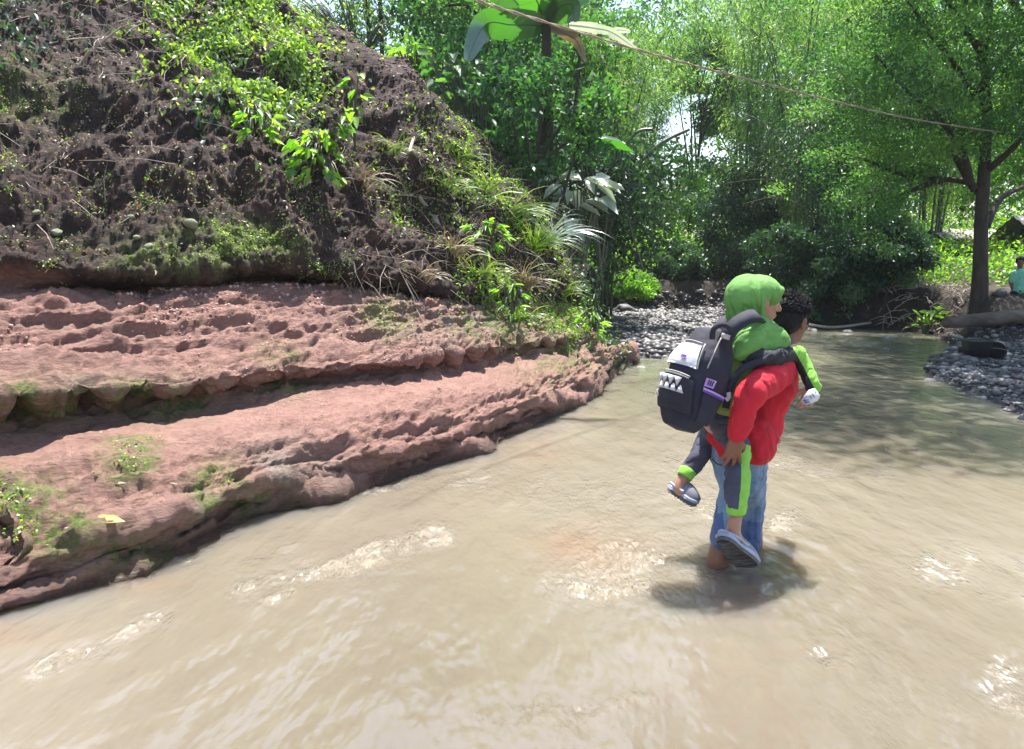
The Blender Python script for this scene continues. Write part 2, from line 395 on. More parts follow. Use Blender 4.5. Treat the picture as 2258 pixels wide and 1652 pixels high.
moss = blobs([(500, 530, 120, 38, 1.5), (40, 1100, 90, 60, 1.0), (290, 1010, 60, 50, .9), (130, 1180, 90, 60, 1.0), (400, 560, 160, 40, .7), (330, 1240, 120, 50, .7), (590, 1130, 120, 50, .6),
    (480, 1080, 60, 60, .8), (60, 890, 160, 50, .8), (330, 880, 130, 40, .9), (620, 860, 60, 20, .6), (1230, 800, 90, 50, .5), (850, 700, 50, 50, .5), (620, 780, 60, 30, .5), (0, 200, 160, 60, .5), (1150, 720, 130, 50, .8)])
moss = np.clip(1.7 * moss * (.8 + .9 * fbm(B * 9, 3, 50)), 0, 1)
dark = sst(9.9, 10.7, RP + .6 * fbm(B * 1.2, 3, 52))
grey = np.clip(blobs([(650, 1030, 130, 60, .7), (1000, 700, 220, 50, .8), (100, 1290, 140, 60, .6), (450, 1130, 130, 50, .5), (250, 860, 250, 40, .5)]) * (.7 + fbm(B * 5, 3, 53)), 0, 1)
wet = sst(.15, .02, BP[:, 2] + .05 * vn(B * 6, 82))
def rock_mat():
    m, n, out = new_mat('red_rock_bank'); p = N(n, 'BsdfPrincipled'); n.links.new(p.outputs[0], out.inputs[0])
    tc = N(n, 'TexCoord'); mp = N(n, 'Mapping'); mp.inputs['Rotation'].default_value = (0, 0, R(-56)); mp.inputs['Scale'].default_value = (.55, 1, 1.8)
    n.links.new(tc.outputs['Object'], mp.inputs[0]); v = mp.outputs[0]
    red = ramp(n, [(.25, (.10, .042, .036)), (.42, (.20, .092, .075)), (.6, (.28, .145, .115)), (.8, (.41, .265, .215))], noise(n, 5, 10, .72, v))
    pk = ramp(n, [(.3, (.16, .074, .060)), (.7, (.42, .265, .220))], noise(n, 34, 6, .7, v))
    red = mixc(n, .45, red, pk)
    gr = ramp(n, [(.3, (.11, .080, .065)), (.7, (.32, .25, .205))], noise(n, 22, 8, .7, v))
    so = ramp(n, [(.30, (.007, .004, .004)), (.48, (.026, .012, .010)), (.62, (.080, .038, .029)), (.8, (.21, .12, .10))], noise(n, 9, 10, .75))
    mo = ramp(n, [(.3, (.035, .06, .012)), (.55, (.13, .17, .035)), (.75, (.26, .27, .08))], noise(n, 40, 6, .7))
    c = mixc(n, attr(n, 'grey'), red, gr); c = mixc(n, attr(n, 'dark'), c, so)
    mk = math_(n, 'MULTIPLY', attr(n, 'moss'), ramp(n, [(.38, (0, 0, 0)), (.55, (1, 1, 1))], noise(n, 18, 6, .7)), True)
    c = mixc(n, mk, c, mo)
    wm = N(n, 'Mix', data_type='RGBA', blend_type='MULTIPLY'); n.links.new(attr(n, 'wet'), wm.inputs[0]); n.links.new(c, wm.inputs[6]); wm.inputs[7].default_value = (.34, .30, .29, 1)
    n.links.new(wm.outputs[2], p.inputs['Base Color'])
    rr = math_(n, 'SUBTRACT', .85, math_(n, 'MULTIPLY', attr(n, 'wet'), .6)); n.links.new(rr, p.inputs['Roughness'])
    b = bump(n, noise(n, 26, 10, .75, v), .1 * 10, .04)
    vo = N(n, 'TexVoronoi'); vo.inputs['Scale'].default_value = 38; n.links.new(v, vo.inputs['Vector'])
    b = bump(n, vo.outputs[0], .4, .010, b); b = bump(n, noise(n, 130, 4, .7), .5, .004, b)
    n.links.new(b, p.inputs['Normal']); return m
fq = grid_faces(nr, nc)
bank = mesh_np('river_bank', BP, fq, rock_mat(), None, True, {'moss': moss, 'dark': dark, 'grey': grey, 'wet': wet})
tag(bank, kind='structure')

# ---------------------------------------------------------------- water
wx = np.concatenate([np.linspace(-16, -3.6, 30), np.linspace(-3.5, 7.5, 700), np.linspace(7.6, 14, 40)])
wy = np.concatenate([np.linspace(-14, 1.3, 30), 1.4 * (20 / 1.4) ** np.linspace(0, 1, 760)])
X, Y_ = np.meshgrid(wx, wy); X = X.ravel(); Y_ = Y_.ravel()
fd = np.array([.45, .89]); fl_ = X * fd[0] + Y_ * fd[1]; fc = X * fd[1] - Y_ * fd[0]
mx, my = onz(1600, 1240).xy
wd = np.hypot(X - mx, Y_ - my)
wpx, wpy = proj(np.stack([X, Y_, X * 0], 1))
Q = np.stack([fl_, fc, X * 0], 1)
chop = blobs([(1400, 1225, 190, 75, 1.0), (1350, 1290, 120, 40, .7), (1700, 1150, 60, 30, 1.0), (1550, 1130, 90, 50, .6), (720, 1240, 190, 45, .35),
    (2080, 1250, 150, 45, .55), (1330, 1090, 240, 60, .35), (1980, 1560, 150, 70, .5), (2200, 1480, 70, 60, .6), (1870, 1440, 90, 60, .5), (1200, 1590, 140, 30, .4), (1900, 750, 160, 22, .9), (1700, 900, 200, 80, .3), (1050, 1060, 200, 30, .5), (2150, 1560, 150, 60, .4)], wpx, wpy)
def streak(x0, y0, x1, y1, w, a):
    dx, dy = x1 - x0, y1 - y0; t = np.clip(((wpx - x0) * dx + (wpy - y0) * dy) / (dx * dx + dy * dy), 0, 1); d = np.hypot(wpx - x0 - t * dx, wpy - y0 - t * dy + 9 * np.sin(t * 9)); return a * np.exp(-(d / (w * 2.1)) ** 2)
for s_ in ((80, 1488, 370, 1372, 9, .95), (530, 1305, 980, 1185, 11, .95), (620, 1262, 860, 1205, 8, .7), (560, 1330, 640, 1310, 8, .7), (330, 1262, 520, 1180, 7, .7), (700, 1105, 1000, 1035, 8, .6), (1210, 1290, 1470, 1305, 12, .9), (2080, 1210, 2258, 1260, 12, .7), (2110, 1270, 2258, 1330, 10, .7), (1790, 1440, 1880, 1480, 10, .7),
           (1150, 1570, 1430, 1545, 12, .55), (1900, 1560, 1960, 1640, 12, .7), (2160, 1520, 2240, 1560, 14, .9), (1700, 1030, 1950, 1050, 10, .4), (1500, 1020, 1350, 1120, 12, .4)): chop = np.maximum(chop, streak(*s_))
fade = sst(22, 6, Y_)
chop = chop * (.35 + .65 * sst(-.35, .45, fbm(Q * np.array([1.8, 4.5, 1]), 3, 64)))
rough_ = np.clip(chop, 0, 1)
z = .006 * fbm(Q * np.array([.7, 1.8, 1]) + 5, 3, 61) + .006 * (1 - np.abs(fbm(Q * np.array([1.1, 3.4, 1]), 3, 62)) * 2) * .5
rough_ = np.clip(chop, 0, 1)
z = z + (.0015 + .016 * rough_) * fbm(Q * np.array([5, 11, 1.]), 3, 63) + .010 * rough_ * vn(Q * 26, 66)
z = z + .008 * np.sin(wd * 34 + 2.5 * vn(Q * 2.5, 81)) * np.exp(-wd / .40) + .014 * np.exp(-(wd / .13) ** 2)
z = z * (.25 + .75 * fade)
def water_mat():
    m, n, out = new_mat('river_water'); p = N(n, 'BsdfPrincipled')
    c = ramp(n, [(.3, (.104, .087, .064)), (.5, (.132, .113, .086)), (.7, (.160, .140, .112))], noise(n, .4, 3, .5, stretch=(1, .55, 1)))
    c = mixc(n, attr(n, 'silt_shadow'), c, (.15, .095, .06))
    c = mixc(n, attr(n, 'foliage_shade'), c, (.11, .115, .08))
    n.links.new(c, p.inputs['Base Color']); p.inputs['IOR'].default_value = 1.33
    p.inputs['Subsurface Weight'].default_value = 1; p.inputs['Subsurface Radius'].default_value = (1, .85, .6); p.inputs['Subsurface Scale'].default_value = .9; p.inputs['Roughness'].default_value = .045; p.inputs['Specular IOR Level'].default_value = .75
    tc = N(n, 'TexCoord'); mp = N(n, 'Mapping'); mp.inputs['Rotation'].default_value = (0, 0, R(27)); mp.inputs['Scale'].default_value = (2.0, .8, 1)
    n.links.new(tc.outputs['Object'], mp.inputs[0]); v = mp.outputs[0]
    ch = attr(n, 'chop')
    h1 = noise(n, 2.6, 3, .5, v); h2 = noise(n, 25, 3, .5, v)
    b = N(n, 'Bump'); b.inputs['Distance'].default_value = .06; b.inputs['Strength'].default_value = .6; n.links.new(h1, b.inputs['Height'])
    b2 = N(n, 'Bump'); b2.inputs['Distance'].default_value = .11; n.links.new(h2, b2.inputs['Height']); n.links.new(b.outputs[0], b2.inputs['Normal'])
    n.links.new(math_(n, 'ADD', .035, math_(n, 'MULTIPLY', ch, .8), True), b2.inputs['Strength'])
    p.inputs['Specular IOR Level'].default_value = 0
    gl = N(n, 'BsdfGlossy'); n.links.new(math_(n, 'ADD', .05, math_(n, 'MULTIPLY', attr(n, 'chop'), .05)), gl.inputs['Roughness']); n.links.new(b2.outputs[0], gl.inputs['Normal'])
    fr_ = N(n, 'Fresnel'); fr_.inputs['IOR'].default_value = 1.8; n.links.new(b2.outputs[0], fr_.inputs['Normal'])
    ms = N(n, 'MixShader'); n.links.new(fr_.outputs[0], ms.inputs[0]); n.links.new(p.outputs[0], ms.inputs[1]); n.links.new(gl.outputs[0], ms.inputs[2])
    n.links.new(ms.outputs[0], out.inputs[0]); return m
silt_shadow = blobs([(1290, 1205, 120, 45, .8), (1640, 1300, 90, 50, .5), (1760, 1240, 60, 25, .4), (20, 1400, 120, 30, .7), (300, 1290, 100, 22, .6), (1180, 1000, 60, 25, .5)], wpx, wpy)  # reddish silt patches, plus the man's shadow painted brown below and right of him
silt_shadow = np.clip(silt_shadow * (.8 + .5 * fbm(Q * 4, 3, 70)), 0, 1)
foliage_shade = sst(6.5, 11, Y_ + .8 * fbm(Q * .8, 3, 71)) * .85  # greenish shade and reflection of the foliage painted into the far water
mesh_np('river_water', np.stack([X, Y_, z], 1), grid_faces(len(wy), len(wx)), water_mat(), None, True, {'chop': rough_, 'silt_shadow': silt_shadow, 'foliage_shade': foliage_shade})['kind'] = 'structure'
# ---------------------------------------------------------------- foliage builders
def unit(v): return v / (np.linalg.norm(v, axis=1, keepdims=True) + 1e-9)
def rand_dir(n): return unit(rng.normal(size=(n, 3)))
def leaf_geo(C, D, Nm, L, Wd, full=False, fold=.25, droop=.0):
    n = len(C); D = unit(D); Sd = unit(np.cross(D, Nm)); Nm = np.cross(Sd, D)
    L = np.broadcast_to(L, n)[:, None]; Wd = np.broadcast_to(Wd, n)[:, None]
    dz = np.array([[0, 0, -1.]])
    if not full:
        V = np.stack([C, C + D * L * .42 + Sd * Wd * .5, C + D * L + dz * droop * L, C + D * L * .42 - Sd * Wd * .5], 1)
        F_ = np.arange(n)[:, None] * 4 + np.array([[0, 1, 2, 3]])
        return V.reshape(-1, 3), F_, 4
    up = Nm * Wd * fold
    V = np.stack([C, C + D * L * .28 + Sd * Wd * .46 + up, C + D * L * .66 + Sd * Wd * .36 + up + dz * droop * L * .4, C + D * L + dz * droop * L,
                  C + D * L * .66 - Sd * Wd * .36 + up + dz * droop * L * .4, C + D * L * .28 - Sd * Wd * .46 + up], 1)
    b = np.arange(n)[:, None] * 6
    F_ = np.concatenate([b + np.array([[0, 1, 2, 3]]), b + np.array([[0, 3, 4, 5]])])
    return V.reshape(-1, 3), F_, 6
def leaf_obj(name, C, D, Nm, L, Wd, mat, parent=None, tone=None, full=False, local=False, fold=.25, droop=0.):
    V, F_, k = leaf_geo(C, D, Nm, L, Wd, full, fold, droop)
    tone = rng.random(len(C)) if tone is None else tone
    return mesh_np(name, V, F_, mat, parent, False, {'tone': np.repeat(np.clip(tone, 0, 1), k)}, local=local)
def copy_thing(o, loc, rz=0, sc=1.0, label=None, group=None):
    c = o.copy(); col.objects.link(c); c.location = loc; c.rotation_euler = (0, 0, rz)
    c.scale = (sc, sc, sc) if np.isscalar(sc) else sc
    if label: c['label'] = label
    if group: c['group'] = group
    for ch in o.children:
        d = ch.copy(); col.objects.link(d); d.parent = c
    return c
# ---- bamboo clump templates (built round the origin)
def bamboo(H, spread, nculm, per, mat, lean=(0, 0), seed=0, ll=.17, low=.18):
    g = np.random.default_rng(seed); t = empty('bamboo_clump'); C = []; D = []; T = []
    for k in range(nculm):
        a = g.random() * 6.283; r0 = .35 * g.random() ** .5; h = H * (.65 + .4 * g.random()); out = spread * (.35 + .8 * g.random())
        dx, dy = math.cos(a), math.sin(a); pts = []
        for i in range(15):
            s = i / 14; bend = s ** 2.3
            pts.append(Vector((dx * (r0 + out * bend) + lean[0] * s * s, dy * (r0 + out * bend) + lean[1] * s * s, h * (s - .30 * max(0, s - .62) ** 1.6 * 3.2) - .3)))
        m = MB(); m.tube(pts, [.045 * (1 - .8 * i / 14) for i in range(15)], 6); m.obj('culm', M['culm'], t, True, True)
        PP = np.array([tuple(p) for p in pts]); ntuft = int(per)
        s = low + (1 - low) * g.random(ntuft) ** .8; idx = np.clip(s * 14, 0, 13.99); i0 = idx.astype(int); f = (idx - i0)[:, None]
        c = PP[i0] * (1 - f) + PP[i0 + 1] * f
        oa = g.random(ntuft) * 6.283; orr = (.15 + .95 * g.random(ntuft)) * (.5 + .5 * s)
        c = c + np.stack([np.cos(oa) * orr, np.sin(oa) * orr, -.45 * orr * g.random(ntuft) + .1], 1)
        tone_c = np.clip(.5 + .55 * fbm(c * np.array([.8, .8, .6]) + seed * 7, 2, seed) + .25 * g.normal(size=ntuft), 0, 1.2)
        nl = 26; cc = np.repeat(c, nl, 0) + g.normal(size=(ntuft * nl, 3)) * np.array([.17, .17, .24])
        dd = g.normal(size=(ntuft * nl, 3)) * .55 + np.array([dx * .3, dy * .3, -.75])
        C.append(cc); D.append(dd); T.append(np.repeat(tone_c * .75, nl) + .25 * g.random(ntuft * nl))
    C = np.concatenate(C); D = np.concatenate(D); T = np.concatenate(T); k = len(C)
    leaf_obj('foliage', C, D, g.normal(size=(k, 3)), ll * (.6 + .8 * g.random(k)), ll * .17 * (.7 + .6 * g.random(k)), mat, t, T, local=True)
    return t
def tree(name, H, R0, crown_z, crown_r, nclump, nleaf, mat, label=None, cat='tree', group=None, leaf=.10, seed=0, flat=.6, asp=.5, bark='bark', limbs=7, drp=-.2, csz=.5, lean=(0, 0)):
    g = np.random.default_rng(seed); t = empty(name); t['category'] = cat
    if label: t['label'] = label
    if group: t['group'] = group
    m = MB(); wob = [Vector((0.10 * H * .25 * vn(np.array([[i * .7, seed, 0.]]), 3)[0], .10 * H * .25 * vn(np.array([[i * .7, seed, 9.]]), 4)[0], -.4 + (H * .9 + .4) * i / 10)) + Vector((lean[0], lean[1], 0)) * (i / 10) ** 1.5 for i in range(11)]
    m.tube(wob, [R0 * (1 - .085 * i) for i in range(11)], 9)
    cl = []
    for k in range(nclump):
        d = g.normal(size=3); d /= np.linalg.norm(d); r = crown_r * (.35 + .65 * g.random() ** .6)
        cl.append(np.array([d[0] * r + lean[0], d[1] * r + lean[1], crown_z + d[2] * r * flat]))
    cl = np.array(cl)
    for k in range(limbs):
        q = cl[g.integers(nclump)]; i = int(3 + g.random() * 5); s0 = wob[i]; e = Vector(q)
        mid = s0.lerp(e, .5) + Vector((0, 0, .1 * H * (g.random() - .2)))
        m.tube(catmull([s0, mid, e], 5), lerp_list([R0 * .45, R0 * .28, R0 * .08], 5), 6)
    m.obj('trunk', M[bark], t, True, True)
    nl = nleaf // nclump; C = np.repeat(cl, nl, 0) + unit(g.normal(size=(nclump * nl, 3))) * (g.random((nclump * nl, 1)) ** .45) * csz * crown_r * .6 * np.array([1, 1, .7])
    k = len(C); D = g.normal(size=(k, 3)) + np.array([0, 0, drp])
    leaf_obj('crown', C, D, g.normal(size=(k, 3)) + np.array([0, 0, .8]), leaf * (.6 + .8 * g.random(k)), leaf * asp * (.7 + .6 * g.random(k)), mat, t, np.repeat(g.random(nclump) * .7, nl) + .3 * g.random(k), local=True)
    return t
def ground_at(px, Y, dz=0):
    p = at(px, 580, Y); return (p.x, p.y, gz(p.x, p.y) + dz)
# ---- bamboo wall behind the river bend
bgroup = 'bamboo clumps along the river bend'
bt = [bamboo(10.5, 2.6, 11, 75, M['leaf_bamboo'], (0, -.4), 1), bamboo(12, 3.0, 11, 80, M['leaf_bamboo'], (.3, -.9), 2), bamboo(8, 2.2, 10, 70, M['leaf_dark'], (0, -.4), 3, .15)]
blist = [(0, 1400, 29, 1.05, .2, 'grey green feathery bamboo clump rising behind the stony bar'),
 (1, 1655, 25, 1.0, 1.9, 'tall bamboo clump straight above the child in the green headscarf'),
 (0, 1745, 21.5, .95, 3.5, 'pale sunlit bamboo clump arching over the water right of the headscarf'),
 (1, 1860, 24, 1.0, 4.4, 'tall bamboo clump behind the dark undercut bank'),
 (2, 1790, 18.8, .82, 5.0, 'low dark bamboo clump overhanging the far water edge'),
 (2, 1935, 19, .85, .7, 'dark shaded bamboo clump on the undercut bank left of the big tree'),
 (0, 2040, 23, .95, 2.4, 'bamboo clump right behind the crown of the big tree'),
 (1, 1330, 17.5, .72, 2.9, 'dark slender bamboo clump with leaning poles behind the end of the cliff'),
 (0, 1085, 24, .9, 5.9, 'bamboo clump rising far behind the cliff crest'),
 (1, 2330, 25, .9, 1.2, 'bamboo clump at the right edge behind the thatched hut')]
seen = set()
for (k, px, Y, sc, rz, lab) in blist:
    loc = ground_at(px, Y)
    if k not in seen:
        o = bt[k]; seen.add(k); o.location = loc; o.rotation_euler = (0, 0, rz); o.scale = (sc,) * 3
    else: o = copy_thing(bt[k], loc, rz, sc)
    tag(o, lab, 'bamboo', bgroup)
# ---- loose trees
tg = 'trees of the wood behind the river'
tl = [
 ('broadleaf_tree', 9.5, .09, 7.0, 1.5, 34, 7000, 'leaf_mid', 1530, 30, 'narrow tree crown standing in the pale sky gap', .16, 0),
 ('broadleaf_tree', 9, .09, 5.0, 1.6, 34, 7000, 'leaf_mid', 1610, 31, 'second narrow tree in the sky gap, right of the first', .16, 0),
 ('broadleaf_tree', 9, .12, 5.6, 2.4, 60, 13000, 'leaf_mid', 1120, 17, 'dark leafy tree behind the banana plant and the cliff', .15, 0),
 ('broadleaf_tree', 8, .11, 4.4, 2.6, 55, 13000, 'leaf_mid', 1050, 20, 'mid green tree standing behind the crest of the cliff', .16, 0),
 ('broadleaf_tree', 4.6, .09, 2.5, 1.9, 50, 12000, 'leaf_bright', 1440, 30, 'bright sunlit rounded tree beyond the stony bar', .13, -.2),
 ('broadleaf_tree', 4.2, .09, 2.3, 1.8, 50, 11000, 'leaf_bright', 1560, 33, 'second bright rounded tree beyond the bar, right of the first', .13, -.2),
 ('broadleaf_tree', 6.2, .10, 3.3, 2.9, 70, 17000, 'leaf_bright', 2110, 27.5, 'yellow green backlit tree glowing behind the big trunk', .15, 0),
 ('broadleaf_tree', 6.4, .10, 3.9, 2.8, 70, 17000, 'leaf_bright', 2290, 27.5, 'yellow green backlit tree above the thatched roof', .15, 0),
 ('broadleaf_tree', 9, .14, 6.5, 3.2, 60, 15000, 'leaf_mid', 1960, 30, 'tall green tree between the bamboo and the big tree', .17, 0),
 ('broadleaf_tree', 10, .14, 8.0, 3.2, 60, 15000, 'leaf_dark', 1240, 30, 'tall bluish green tree above the banana leaves', .18, 0),
 ('broadleaf_tree', 7, .10, 2.6, 2.0, 50, 12000, 'leaf_dark', 1270, 15.5, 'low dark tree in the shade beside the end of the cliff', .12, 0),
 ('broadleaf_tree', 4.6, .09, 3.3, 1.15, 30, 4500, 'leaf_mid', 1195, 11.9, 'dark leafy tree hiding the stem of the banana plant', .11, 0),
 ('broadleaf_tree', 5, .10, 2.2, 1.7, 50, 12000, 'leaf_dark', 1640, 23, 'low dark tree above the bar behind the headscarf', .12, 0),
]
for i, (nm, H, r0, cz, cr, nc_, nl_, mt, px, Y, lab, lf, dz) in enumerate(tl):
    t = tree(nm, H, r0, cz, cr, nc_, nl_, M[mt], lab, 'tree', tg, lf, 100 + i, .85)
    t.location = ground_at(px, Y, dz)
# ---- the big tree on the right bank
bt_loc = Vector(ground_at(2162, 14.6))
big = empty('riverside_tree', bt_loc, label='big dark trunked tree forking above the right bank, rope end near its crown', cat='tree')
m = MB(); Yt = 14.6
def tp(px, py, dy=0): return at(px, py, Yt + dy)
trunk = [bt_loc + Vector((0, 0, -.4)), tp(2160, 640), tp(2162, 560), tp(2164, 480), tp(2168, 420), tp(2172, 330), tp(2176, 240), tp(2165, 140), tp(2180, 20), tp(2170, -120), tp(2190, -260)]
m.tube(catmull(trunk, 4), lerp_list([.20, .150, .125, .118, .11, .10, .09, .09, .075, .05, .02], 4), 12)
limbs_ = [[(2168, 440), (2140, 405), (2080, 395), (1990, 385), (1900, 350), (1820, 330)], [(2140, 405), (2120, 330), (2060, 250), (2000, 200), (1930, 120)],
 [(2175, 500), (2205, 440), (2262, 410), (2330, 380)], [(2172, 380), (2230, 330), (2300, 250), (2380, 160)], [(2080, 395), (2010, 420), (1950, 450)],
 [(2176, 250), (2110, 150), (2040, 60), (1980, -40)], [(2170, 180), (2240, 90), (2320, 0)], [(2168, 120), (2100, 20), (2040, -100)], [(2150, 420), (2100, 330), (2090, 240)]]
cl = []
for i, L in enumerate(limbs_):
    pts = [tp(a, b, (-1.1 if i % 2 else .9) * j / len(L) * 1.4) for j, (a, b) in enumerate(L)]; pp = catmull(pts, 5)
    m.tube(pp, [.075 * (1 - .85 * j / len(pp)) for j in range(len(pp))], 7)
    for p in pp[len(pp) // 3:]: 
        for _ in range(3): cl.append(np.array(p) + rng.normal(size=3) * np.array([.5, .7, .35]))
for (a, b, rx, rz, n_) in [(2100, 120, 1.6, .9, 45), (2250, 60, 1.6, 1.0, 40), (1960, 200, 1.2, .8, 40), (2000, 300, .8, .4, 14), (1900, 60, 1.1, .9, 30), (2140, -100, 2.0, .8, 50), (2200, 250, 1.1, .5, 22), (1960, 440, .5, .3, 6), (2330, 230, 1, .6, 24)]:
    c0 = np.array(tp(a, b)); 
    for _ in range(n_): cl.append(c0 + rng.normal(size=3) * np.array([rx * .6, 1.1, rz * .6]))
m.obj('trunk', M['bark'], big, True)
cl = np.array(cl); qx, qy = proj(cl); cl = cl[~((qy > 345) & (qx > 2070)) & ~((qy > 420) & (qx > 1990))]; nl = 120; C = np.repeat(cl, nl, 0) + rng.normal(size=(len(cl) * nl, 3)) * np.array([.17, .17, .08]); k = len(C)
leaf_obj('crown', C, rng.normal(size=(k, 3)) + np.array([0, 0, -.3]), rng.normal(size=(k, 3)) + np.array([0, 0, .9]), .085 * (.6 + .8 * rng.random(k)), .032, M['leaf_mid'], big, np.repeat(rng.random(len(cl)) * .8, nl) + .3 * rng.random(k))
# ---- far wood: one mass of leaves on the rising ground
def far_wood():
    n = 2600; x = rng.uniform(-26, 46, n); y = rng.uniform(31, 44, n) ; h = rng.random(n) ** .85 * 15
    c = np.stack([x, y, ground_z(x, y) + h], 1)
    gap = vn(c * np.array([.35, .35, .30]), 90); px, py = proj(c)
    hole = blobs([(760, 30, 120, 120, 1.2), (1560, 100, 40, 45, 1), (1440, 350, 60, 50, 1.1), (2140, 190, 30, 30, 1), (1600, 30, 40, 30, .9)], px, py)
    keep = (hole < .42) & (gap > -.38 + .02 * h); c = c[keep]
    nl = 70; tone = np.repeat(rng.random(len(c)) * .6, nl); C = np.repeat(c, nl, 0) + rng.normal(size=(len(c) * nl, 3)) * np.array([.55, .55, .45]); k = len(C)
    return leaf_obj('far_wood', C, rng.normal(size=(k, 3)) + np.array([0, 0, -.6]), rng.normal(size=(k, 3)), .30 * (.6 + .8 * rng.random(k)), .11, M['leaf_mid'], None, tone + .4 * rng.random(k))
tag(far_wood(), 'mass of green trees far behind the river', 'wood', kind='stuff')
# ---- undergrowth at the foot of the wood (low bushes, leafy floor)
def undergrowth():
    n = 9000; x = rng.uniform(-4, 22, n); y = rng.uniform(12.5, 30, n); d = river_sd(x, y)
    bar = (x < 6.3) & (y < 21.4) & (x > 1.0); slope = ((x > 7.2) & (y < 16.8) & (y > 12)) 
    k = (d > .35) & (~bar) & (~slope); x, y = x[k], y[k]
    k = vn(np.stack([x, y, x * 0], 1) * .5, 91) > -.45; x, y = x[k], y[k]
    h = rng.random(len(x)) ** 1.3 * np.where((x > 8.5) & (y < 22.5), .40, 1.1); c = np.stack([x, y, ground_z(x, y) + h], 1); nl = 16
    tone = np.repeat(rng.random(len(c)) * .6, nl); C = np.repeat(c, nl, 0) + rng.normal(size=(len(c) * nl, 3)) * .16; k = len(C)
    return leaf_obj('undergrowth', C, rng.normal(size=(k, 3)), rng.normal(size=(k, 3)) + np.array([0, 0, .8]), .11 * (.6 + .8 * rng.random(k)), .05, M['leaf_bright'], None, tone + .4 * rng.random(k))
tag(undergrowth(), 'leafy undergrowth on the forest floor', 'undergrowth', kind='stuff')
# ---- banana plant, big leaved plants
def blade(m, pts, width, tear=.35, seed=0, fold=.12, up=Vector((0, 0, 1)), tone=.5):
    """long leaf: midrib and two halves torn into strips"""
    g = random.Random(seed); pts = catmull(pts, 16); n = len(pts)
    for sgn in (-1, 1):
        i = 0
        while i < n - 1:
            k = min(n - 1 - i, g.randint(3, 9) if g.random() > tear else g.randint(1, 3)); V = []; sag = g.uniform(-.25, .1) * tear * 2; kk = 1 - tear * .5 * g.random()
            for j in range(i, i + k + 1):
                p = pts[j]; t = (pts[min(j + 1, n - 1)] - pts[max(j - 1, 0)]).normalized(); s = t.cross(up).normalized() * sgn; u = Vector(up); f = j / (n - 1)
                w = width * .5 * kk * (max(0.0, math.sin(math.pi * (.04 + .96 * f) ** .8)) ** .55) + .004; sh = t * w * (.18 + .1 * g.random() * tear)
                for x in (0, .5, 1): V.append(tuple(p + (s * w + sh + u * w * (fold * (1 - x) * 2 + sag * x)) * x))
            m.add(V, grid_faces(k + 1, 3), tone); i += k
    m.tube(pts, lerp_list([.012, .003], n - 1), 5, False, tone)
bp0 = at(1195, 560, 12.6); ban = empty('banana_plant', bp0, label='banana plant with huge backlit leaves hanging over the rope at the top of the photo', cat='banana plant')
crown0 = at(1205, 55, 12.6); m = MB(); m.tube(catmull([bp0 + Vector((0, 0, -.5)), at(1205, 400, 12.6), crown0], 5), lerp_list([.16, .12, .07], 5), 10); m.obj('stem', M['bark'], ban)
for i, (pl, w_, mt, tn) in enumerate([
 ([(1205, 55), (1180, -5), (1130, -85), (1060, -135)], .50, 'leaf_banana', .7), ([(1205, 55), (1195, -35), (1185, -155), (1180, -255)], .55, 'leaf_banana', 1), ([(1205, 55), (1235, -25), (1260, -135), (1300, -235)], .55, 'leaf_banana', 1),
 ([(1205, 55), (1260, -15), (1330, -75), (1420, -65)], .42, 'leaf_banana', .6), ([(1205, 55), (1130, 55), (1070, 55), (1030, 135)], .42, 'leaf_banana', .3), ([(1205, 55), (1150, 15), (1080, -35), (1020, -5)], .45, 'leaf_banana', .5),
 ([(1205, 55), (1250, 75), (1275, 95), (1290, 135)], .16, 'leaf_dry', .3), ([(1215, -35), (1212, -5), (1216, 35), (1222, 55)], .24, 'leaf_pale', .9), ([(1205, 55), (1235, 15), (1265, 15), (1262, 70)], .26, 'leaf_dark', .8),
 ([(1180, 420), (1120, 380), (1080, 420), (1060, 470)], .3, 'leaf_banana', .2)]):
    pts = [at(a, b, 12.6 + (.25 * j * (1 if i % 2 else -1))) for j, (a, b) in enumerate(pl)]
    m = MB(); blade(m, pts, w_ * 1.25, .35, i, up=Vector((.3, .75, .5)), tone=tn); m.obj('leaf', M[mt], ban)
# pale dead palm frond caught on the rope
fr = empty('dead_frond', at(1330, 85, 8.0), label='pale dead frond caught on the rope below the banana leaves', cat='frond')
m = MB(); blade(m, [at(1255, 55, 8), at(1310, 62, 8), at(1350, 72, 7.9), at(1405, 110, 7.9)], .13, .6, 5, up=Vector((.1, .6, .8)), tone=.9)
m.obj('blade', M['leaf_pale'], fr)
m = MB(); blade(m, [at(1340, 72, 8), at(1365, 66, 8), at(1390, 70, 8)], .07, .5, 6, up=Vector((.1, .6, .8)), tone=.9); m.obj('blade', M['leaf_pale'], fr)
def big_leaf_plant(name, base, spots, L, Wd, mat, label, cat='plant', stemr=.02, group=None):
    t = empty(name, base, label=label, cat=cat, group=group); m = MB(); C = []; D = []
    for (p, d) in spots:
        p = Vector(p); mid = base.lerp(p, .6) + Vector((0, 0, .12)); m.tube(catmull([base, mid, p], 4), lerp_list([stemr, stemr * .7, stemr * .4], 4), 5); C.append(tuple(p)); D.append(tuple(d))
    m.obj('stem', M['culm'], t); C = np.array(C); D = np.array(D); n = len(C)
    leaf_obj('foliage', C, D, np.array([[.1, -.2, 1]]) + .35 * rng.normal(size=(n, 3)), L * (.7 + .5 * rng.random(n)), Wd * (.8 + .4 * rng.random(n)), mat, t, rng.random(n), True, droop=.25)
    return t
